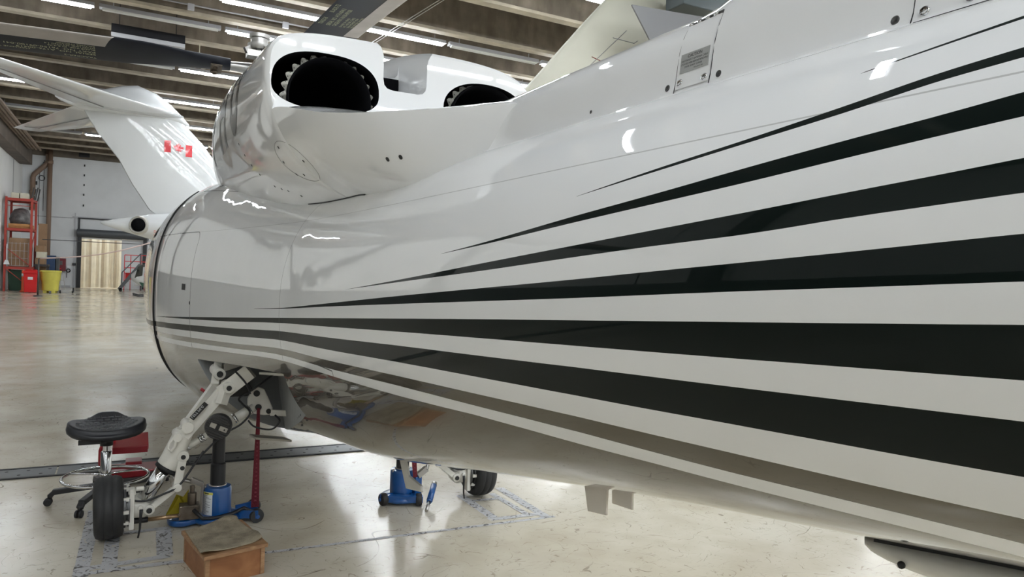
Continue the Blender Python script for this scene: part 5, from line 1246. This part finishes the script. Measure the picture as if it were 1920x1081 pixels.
# ceiling unit heater
hh = empty('unit_heater', (9.9, 10.4, 7.0), 'dark grey box heater hanging from the ceiling above the tan fin', 'heater')
w = MB(); w.bb((8.55, 10.0, 6.60), (9.6, 10.5, 6.95)); w.build('heater_body', mat('dark teal grey', (0.06, 0.075, 0.08), 0.4), hh, bevel=0.02)
w = MB(); w.cyl((8.7, 10.25, 6.9), (8.7, 10.25, 8.5), 0.02, n=8); w.cyl((9.4, 10.25, 6.9), (9.4, 10.25, 8.5), 0.02, n=8); w.build('hanger_rod', 'steel', hh)

# ------------------------------------------------------------------ far left corner
def T(name, label, cat, mb, mats, group=None, **k):
    o = mb.build(name, mats, None, **k); tag(o, label, cat, group); return o
# rack
X0, X1, Y0, Y1 = -5.08, -4.08, 40.6, 42.3
rk = empty('storage_rack', (-4.6, 41.4, 0), 'tall red steel storage rack in the left corner, loaded with crates', 'rack')
for x in (X0, X1):
    for y in (Y0, Y1): MB().bb((x-0.045, y-0.045, 0), (x+0.045, y+0.045, 4.4)).build('upright_post', 'rackred', rk)
for z in (1.15, 2.95, 4.35):
    w = MB(); 
    for y in (Y0, Y1): w.bb((X0, y-0.04, z-0.12), (X1, y+0.04, z))
    w.bb((X0, Y0, z-0.05), (X1, Y1, z-0.01)); w.bb((X0-0.03, Y0, z-0.1), (X0+0.03, Y1, z)); w.bb((X1-0.03, Y0, z-0.1), (X1+0.03, Y1, z)); w.build('shelf_deck', 'rackred', rk)
for a_, b_ in (((X0, Y0-0.03, 2.05), (X1, Y0-0.03, 1.2)), ((X0, Y0-0.03, 1.1), (X1, Y0-0.03, 0.2)), ((X1, Y0, 3.9), (X1, Y1, 3.9)), ((X1, Y0, 2.0), (X1, Y1, 2.9)), ((X0, Y0, 4.0), (X1, Y0, 4.0))): MB().bar(a_, b_, 0.03, 0.03).build('brace', 'rackred', rk)
T('folded_tarpaulin', 'crumpled grey tarpaulin bundle on the middle shelf of the red rack', 'tarpaulin', (lambda w: (w.loft([[(-4.58+0.44*s*math.cos(2*PI*i/24)*(1+0.08*math.sin(5*i)), 41.4+0.75*s*math.sin(2*PI*i/24), 3.12+h+0.05*math.sin(3.1*i)*s) for i in range(24)] for s, h in ((0.9, 0.06), (1, 0.25), (0.85, 0.5), (0.6, 0.72), (0.2, 0.8))]), w)[1])(MB()), 'wrap')
T('wooden_pallet', 'orange-brown pallet under the grey tarpaulin on the red rack', 'pallet', (lambda w: ([w.bb((X0+0.1, Y0+0.05+i*0.28, 2.96), (X1-0.06, Y0+0.2+i*0.28, 3.05)) for i in range(6)], w.bb((X0+0.1, Y0, 3.05), (X1-0.06, Y1-0.1, 3.16)), w)[2])(MB()), 'pallet')
T('cardboard_crate', 'large brown crate on the lowest shelf of the red rack', 'crate', MB().bb((X0+0.12, Y0+0.1, 1.17), (X1-0.08, Y1-0.2, 2.5)), 'card', bevel=0.01)
T('wire_cage', 'grey wire cage door in front of the brown crate on the rack', 'cage', (lambda w: ([w.bar((X0+0.1+i*0.16, Y0-0.0, 1.2), (X0+0.1+i*0.16, Y0-0.0, 2.3), 0.012, 0.012) for i in range(6)], [w.bar((X0+0.1, Y0, 1.2+j*0.35), (X1-0.1, Y0, 1.2+j*0.35), 0.012, 0.012) for j in range(4)], w)[2])(MB()), 'housing')
for i, (x, lab) in enumerate(((-4.78, 'cream plastic case on top of the red rack, nearer the wall'), (-4.42, 'cream plastic case on top of the red rack, nearer the pipe'))):
    T('plastic_case', lab, 'case', MB().bb((x-0.16, 40.8, 4.35), (x+0.16, 41.4, 4.62)), 'cream', bevel=0.02)
T('steel_trestle', 'dark folded steel trestle standing on top of the red rack', 'trestle', (lambda w: ([w.bar((-4.05+dx, 41.0+dy, 4.35), (-3.98+dx, 41.2+dy, 4.95), 0.04, 0.04) for dx, dy in ((-0.1, 0), (-0.1, 0.9), (0.06, 0.0), (0.06, .9))], w.bar((-4.1, 41.1, 4.6), (-4.1, 42.0, 4.6), 0.04, 0.04), w)[2])(MB()), 'darksteel')
# stack of flat boards leaning behind the rack's right side
T('plywood_board', 'upright plywood boards behind the red rack beside the brown pipe', 'board', MB().bb((-3.98, 42.5, 0.0), (-3.62, 42.7, 3.3)), 'card')
for i, (z, dx, lab) in enumerate(((1.3, 0, 'pallet'), (1.6, 0.05, 'box'), (1.9, 0.0, 'box'))):
    T('packing_box', ['brown packing box, lowest of the three stacked right of the rack', 'pale packing box in the middle of the three stacked right of the rack', 'brown packing box, topmost of the three stacked right of the rack'][i], 'box', MB().bb((-4.0+dx, 41.6, z), (-3.62+dx, 42.3, z+0.3)), ['card', 'cream', 'card'][i], bevel=0.01)
T('support_table', 'dark bench carrying the packing boxes right of the rack', 'bench', (lambda w: (w.bb((-4.02, 41.5, 1.2), (-3.45, 42.4, 1.3)), [w.bb((x-0.03, y-0.03, 0), (x+0.03, y+0.03, 1.2)) for x in (-3.95, -3.5) for y in (41.6, 42.3)], w)[2])(MB()), 'greydark')
# red bin
bn = empty('red_bin', (-3.86, 39.6, 0), 'bright red square waste bin left of the yellow tub', 'bin')
def taper(mb, c, d0, d1, z0, z1, mi=0):
    mb.loft([[(c[0]+sx*d[0]/2, c[1]+sy*d[1]/2, z) for sx, sy in ((-1, -1), (1, -1), (1, 1), (-1, 1))] for d, z in ((d0, z0), (d1, z1))], mi, sm=False)
w = MB(); taper(w, (-3.94, 39.6), (0.46, 0.52), (0.54, 0.62), 0.02, 0.90); w.build('bin_body', 'redplastic', bn, bevel=0.02)
w = MB(); w.bb((-4.23, 39.26, 0.90), (-3.65, 39.94, 0.98)); w.prism([(-4.20, 39.3, 0.98), (-3.68, 39.3, 0.98), (-3.72, 39.6, 1.06), (-4.16, 39.6, 1.06)], (0, 0.3, -0.03)); w.build('lid', 'redplastic', bn, bevel=0.01)
MB().bb((-4.04, 39.30, 0.60), (-3.84, 39.31, 0.74)).build('paper_label', 'label', bn)
# yellow tub
tb = empty('yellow_tub', (-3.19, 39.7, 0), 'large yellow plastic overpack drum right of the red bin', 'drum')
w = MB(); w.lathe([(0.30, 0.10), (0.33, 0.11), (0.36, 0.55), (0.40, 0.62), (0.42, 0.95), (0.44, 0.96), (0.44, 1.02), (0.42, 1.04), (0.38, 1.045)], (-3.19, 39.7, 0), n=40); w.build('drum_body', 'yellow', tb, sharp=40)
for a in range(4): MB().box((-3.19+0.24*math.cos(a*PI/2+0.6), 39.7+0.24*math.sin(a*PI/2+0.6), 0.055), (0.14, 0.14, 0.11)).build('foot', 'yellow', tb)
# things around the bins
T('hose_cabinet', 'dark red fire hose cabinet on the far wall left of the doorway', 'cabinet', (lambda w: (w.bb((-3.80, 47.15, 0.92), (-3.10, 47.49, 1.62), 0), w.bb((-3.70, 47.13, 1.25), (-3.25, 47.15, 1.48), 1), w.bb((-3.72, 47.13, 1.02), (-3.3, 47.15, 1.08), 2), w)[3])(MB()), [mat('dark red cabinet', (0.16, 0.012, 0.02), 0.4), 'wrap', 'flagred'])
T('navy_cabinet', 'navy blue cabinet standing behind the bins', 'cabinet', MB().bb((-3.95, 43.8, 0), (-3.35, 44.5, 1.75)), 'navy', bevel=0.02)
T('grey_locker', 'slate grey locker to the right of the navy cabinet', 'locker', MB().bb((-3.32, 43.9, 0), (-3.18, 44.4, 1.7)), 'shutter', bevel=0.01)
T('green_bin', 'dark green wheeled bin under the lowest rack shelf', 'bin', (lambda w: (taper(w, (-4.7, 41.3), (0.5, 0.6), (0.6, 0.7), 0.02, 1.0), w)[1])(MB()), 'green', bevel=0.02)
T('safety_delineator', 'orange plastic post with a pale band beside the green bin', 'post', (lambda w: (w.lathe([(0.13, 0.0), (0.12, 0.05), (0.065, 0.08), (0.06, 1.0), (0.03, 1.02)], (-4.32, 40.3, 0), n=16), w.lathe([(0.066, 0.72), (0.066, 0.85)], (-4.32, 40.3, 0), n=16, mi=1), w)[2])(MB()), ['orange', 'label'])
T('white_shovel', 'white long-handled shovel hanging on the rack front', 'shovel', (lambda w: (w.prism([(-5.12, 40.5, 1.25), (-4.88, 40.5, 1.25), (-4.93, 40.5, 1.42), (-5.0, 40.5, 1.5), (-5.07, 40.5, 1.42)], (0, 0.03, 0)), w.cyl((-5.0, 40.5, 1.45), (-5.0, 40.5, 2.2), 0.02, n=8), w)[2])(MB()), 'label')
T('folding_trolley', 'small grey wheeled trolley to the right of the yellow drum', 'trolley', (lambda w: (w.bar((-2.85, 39.9, 0.12), (-2.3, 39.9, 0.12), 0.25, 0.04), w.bar((-2.8, 40.0, 0.12), (-2.86, 40.0, 0.85), 0.03, 0.03), w.bar((-2.62, 40.0, 0.12), (-2.72, 40.0, 0.9), 0.03, 0.03), w.bar((-2.86, 40.0, 0.6), (-2.68, 40.0, 0.6), 0.03, 0.03), [w.lathe([(0.03, -0.03), (0.07, -0.03), (0.07, 0.03), (0.03, 0.03)], (x, 39.75, 0.07), (1, 0, 0), n=12, mi=1) for x in (-2.8, -2.3)], w.box((-2.28, 39.9, 0.15), (0.06, 0.2, 0.2), mi=1), w)[5])(MB()), ['steel', 'black'])
T('coiled_hose', 'black coiled hose and bracket hanging on the far wall beside the doorway', 'hose', (lambda w: (w.tube([(-2.98+0.09*math.cos(t*0.5), 47.38, 0.95+0.09*math.sin(t*0.5)) for t in range(26)], 0.025, n=6), w.cyl((-3.05, 47.42, 0.9), (-3.05, 47.42, 0.55), 0.015, n=6), w)[2])(MB()), 'black')
T('wall_switch_box', 'small black switch box on the far wall at the left door jamb', 'switch', MB().bb((-2.79, 47.40, 1.25), (-2.63, 47.49, 1.38)), 'black')
T('thermostat_box', 'small white box on the far wall over the coiled hose', 'box', MB().bb((-3.05, 47.42, 1.08), (-2.86, 47.49, 1.22)), 'label')
# pipes
pp = empty('roof_drain_pipe', (-4.6, 47.2, 0), 'brown drain pipe with an elbow in the far left corner', 'pipe')
w = MB(); w.tube([(-4.75, 47.3, 4.2), (-4.75, 47.3, 6.0), (-4.7, 47.3, 6.15), (-4.15, 47.3, 6.75), (-4.05, 47.3, 6.95), (-4.05, 47.3, 8.45)], 0.13, n=14); w.build('pipe_run', 'pipe', pp)
w = MB(); w.lathe([(0.16, -0.08), (0.16, 0.08)], (-4.75, 47.3, 5.2), n=14); w.lathe([(0.16, -0.08), (0.16, 0.08)], (-4.05, 47.3, 7.3), n=14); w.build('pipe_collar', 'pipe', pp)
T('downpipe', 'straight brown vertical pipe on the far wall between rack and doorway', 'pipe', (lambda w: (w.cyl((-3.96, 47.18, 0.0), (-3.96, 47.18, 8.45), 0.12, n=14), w.lathe([(0.15, -0.1), (0.15, 0.1)], (-3.96, 47.18, 6.9), n=14), w)[2])(MB()), 'pipe')
T('cable_hook_set', 'dark cable hooks and cords hanging high on the far wall beside the pipes', 'cables', (lambda w: (w.cyl((-4.45, 47.4, 3.4), (-4.45, 47.4, 6.4), 0.012, n=5), w.cyl((-4.25, 47.4, 4.2), (-4.25, 47.4, 7.0), 0.012, n=5), w.box((-4.25, 47.38, 6.75), (0.09, 0.06, 0.25)), w.tube([(-4.35+0.14*math.cos(t*0.42), 47.38, 6.0+0.14*math.sin(t*0.42)) for t in range(16)], 0.02, n=5), w.box((-4.6, 47.38, 5.7), (0.1, 0.06, 0.2)), w)[5])(MB()), 'black')
T('wall_speaker', 'dark square vent on the brown band above the far wall', 'vent', MB().bb((-2.62, 47.2, 7.35), (-2.1, 47.33, 7.8)), 'black')

# long pole barrier across the hangar
T('barrier_rope', 'long pale and pink barrier rope strung across the far floor', 'rope', (lambda w: (w.tube([(-3.29+4.7*t, 36.0, 1.60+1.12*t-0.25*math.sin(PI*t)) for t in [i/16 for i in range(17)]], 0.03, n=6), w)[1])(MB()), mat('pale pink tape', (0.62, 0.48, 0.45), 0.6))
T('barrier_post', 'thin dark barrier post holding the left end of the rope', 'post', (lambda w: (w.cyl((-3.33, 36.0, 0.0), (-3.33, 36.0, 1.56), 0.03, n=8), w.lathe([(0.18, 0), (0.16, 0.04), (0.03, 0.06)], (-3.33, 36.0, 0), n=16), w)[2])(MB()), 'darksteel')
T('barrier_stand', 'tall dark stand at the right end of the pale barrier rope', 'post', (lambda w: (w.cyl((1.46, 36.0, 0.0), (1.46, 36.0, 2.72), 0.04, n=8), w.lathe([(0.25, 0), (0.22, 0.05), (0.04, 0.08)], (1.46, 36.0, 0), n=16), w)[2])(MB()), 'darksteel')
# work stairs
ws = empty('work_stairs', (0.2, 43.8, 0), 'dark grey mobile work stairs with handrails in front of the far doorway', 'stairs')
for y in (43.4, 44.2): MB().bar((-0.42, y, 0.1), (0.55, y, 1.45), 0.06, 0.16).build('stringer', 'shutter', ws)
for k in range(5): MB().bb((-0.32+k*0.2, 43.42, 0.27+k*0.26), (-0.10+k*0.2, 44.18, 0.31+k*0.26)).build('tread', 'steel', ws)
w = MB(); w.bb((0.55, 43.4, 1.40), (1.5, 44.2, 1.46)); w.build('platform', 'shutter', ws)
for y in (43.4, 44.2):
    w = MB(); w.bar((-0.30, y, 1.0), (0.55, y, 2.2 if 0 else 2.02), 0.05, 0.05); w.bar((0.55, y, 2.02), (1.5, y, 2.02), 0.05, 0.05); w.bar((-0.30, y, 0.3), (-0.30, y, 1.0), 0.05, 0.05); w.bar((0.55, y, 1.4), (0.55, y, 2.02), 0.05, 0.05); w.bar((1.5, y, 1.4), (1.5, y, 2.02), 0.05, 0.05)
    w.build('handrail', 'shutter', ws)
w = MB()
for x, y in ((0.6, 43.45), (1.45, 43.45), (0.6, 44.15), (1.45, 44.15)): w.bar((x, y, 0.06), (x, y, 1.4), 0.06, 0.06)
for z in (0.35, 0.8): w.bar((0.3, 43.4, z), (1.5, 43.4, z), 0.05, 0.07, mi=1)
w.build('frame', ['shutter', 'steel'], ws)
for x, y in ((-0.35, 43.4), (-0.35, 44.2), (1.45, 43.45), (1.45, 44.15)):
    w = MB(); w.lathe([(0.04, -0.03), (0.09, -0.03), (0.09, 0.03), (0.04, 0.03)], (x, y, 0.09), (0, 1, 0), n=14); w.build('caster', 'rubber', ws)
T('red_guard_cage', 'red steel guard rail cage behind the grey work stairs', 'cage', (lambda w: ([w.bar((x, 45.2, 0.0), (x, 45.2, 1.95), 0.04, 0.04) for x in (-0.2, 0.1, 0.6, 0.95)], [w.bar((-0.2, 45.2, z), (0.95, 45.2, z), 0.04, 0.04) for z in (0.95, 1.25, 1.6, 1.95)], w.bb((-0.15, 45.25, 0.6), (0.3, 45.6, 0.95)), w)[3])(MB()), 'redplastic')
# small distant helicopter
sh_ = empty('small_helicopter', (1.6, 38.0, 0), 'small white and green helicopter parked far off beyond the cabin edge', 'helicopter')
w = MB(); rings = []
for k in range(15):
    t = k/14; x = 0.12+3.2*t; r = 0.78*math.sin(min(1, (t+0.015)*1.5)*PI/2)**0.55; rings.append([(x, 38+r*0.85*math.cos(2*PI*i/30), 0.98-0.08*(1-t)+r*math.sin(2*PI*i/30)*(1.0)) for i in range(30)])
w.loft(rings); cb = w.build('cabin', 'jetwhite', sh_)
Bs = world_bvh(cb)
def patch(poly, mats, name, off=0.01):
    bm = MB(); pts = []
    for x, z in poly:
        loc, _, _, _ = Bs.ray_cast(V((x, 30, z)), V((0, 1, 0)), 30)
        pts.append((loc if loc else V((x, 37.4, z)))+V((0, -off, 0)))
    c = sum((V(p) for p in pts), V())/len(pts); bm.add([c]+pts, [(0, i+1, (i+1) % len(pts)+1) for i in range(len(pts))]); return bm.build(name, mats, cb, fix=False)
patch([(0.26, 0.85), (0.38, 1.38), (0.60, 1.52), (0.58, 0.98)], 'glass', 'side_window'); patch([(0.66, 1.0), (0.70, 1.54), (1.3, 1.60), (1.3, 1.02)], 'glass', 'door_window')
patch([(0.45, 0.66), (1.6, 0.66), (1.6, 0.42), (0.62, 0.42)], 'green', 'green_stripe', 0.02)
w = MB()
for y in (37.2, 38.8): w.tube([(0.2, y, 0.10), (0.45, y, 0.03), (3.2, y, 0.03)], 0.035, n=8); 
for x in (0.9, 2.4):
    for y, s_ in ((37.2, 1), (38.8, -1)): w.cyl((x, y, 0.03), (x, y+0.45*s_, 0.35), 0.03, n=8)
w.build('skid', 'darksteel', sh_)
w = MB(); w.cyl((1.7, 38, 1.6), (1.7, 38, 2.45), 0.08, n=12); w.bb((1.2, 37.8, 1.6), (2.4, 38.2, 1.9)); w.build('rotor_mast', 'black', sh_)
w = MB(); w.bb((-3.4, 37.92, 2.42), (6.4, 38.08, 2.45)); w.build('rotor_blade', 'greydark', sh_)
w = MB(); w.cyl((3.3, 38, 1.2), (7.2, 38, 1.6), 0.22, 0.09, n=16); w.build('tail_boom', 'jetwhite', sh_)
# ceiling cable with bracket crossing the beams, cameras on the beams
T('ceiling_pulley', 'grey steel bracket with cables bolted beneath a ceiling beam', 'bracket', (lambda w: (w.bb((5.42, 12.6, 7.1), (5.62, 12.75, 7.5)), w.bb((5.40, 12.5, 7.05), (5.50, 12.8, 7.2)), w)[2])(MB()), 'housing')
T('ceiling_cable', 'pair of thin steel cables running diagonally beneath the beams', 'cable', (lambda w: (w.cyl((5.45, 12.6, 7.12), (4.9, 19.8, 7.25), 0.010, n=5), w.cyl((5.52, 12.6, 7.12), (4.98, 19.8, 7.25), 0.010, n=5), w.cyl((5.5, 12.6, 7.12), (6.6, 9.0, 7.2), 0.010, n=5), w)[3])(MB()), 'steel')
T('ceiling_conduit', 'thin steel conduit with small boxes along a ceiling beam', 'conduit', (lambda w: (w.cyl((0.2, 18.2, 7.55), (5.0, 18.2, 7.55), 0.018, n=6), [w.box((x, 18.2, 7.50), (0.14, 0.08, 0.14)) for x in (1.1, 3.2, 4.1)], w)[2])(MB()), 'housing')
T('emergency_lamp', 'small twin-headed pale lamp hanging beneath the beams over the jet', 'lamp', (lambda w: (w.cyl((1.5, 20.9, 7.5), (1.5, 20.9, 6.95), 0.012, n=5), w.cyl((1.38, 20.85, 6.8), (1.38, 20.85, 7.0), 0.06, n=10), w.cyl((1.60, 20.85, 6.8), (1.60, 20.85, 7.0), 0.06, n=10), w.box((1.49, 20.9, 6.95), (0.2, 0.08, 0.06)), w)[4])(MB()), 'cream')
T('radiant_heater', 'long dark heater panel with a pale reflector hanging beneath the beams', 'heater', (lambda w: (w.prism([(-0.52, 20.0, 7.34), (-0.52, 20.3, 7.34), (-0.52, 20.25, 7.12), (-0.52, 19.95, 7.12)], (1.62, 0, 0), 0), w.prism([(-0.52, 19.96, 7.12), (-0.52, 20.25, 7.12), (-0.52, 20.22, 7.02), (-0.52, 19.94, 7.02)], (1.62, 0, 0), 1), [w.cyl((x, 20.12, 7.3), (x, 20.12, 8.49), 0.01, n=5) for x in (-0.35, 0.9)], w)[3])(MB()), ['black', 'housing'])
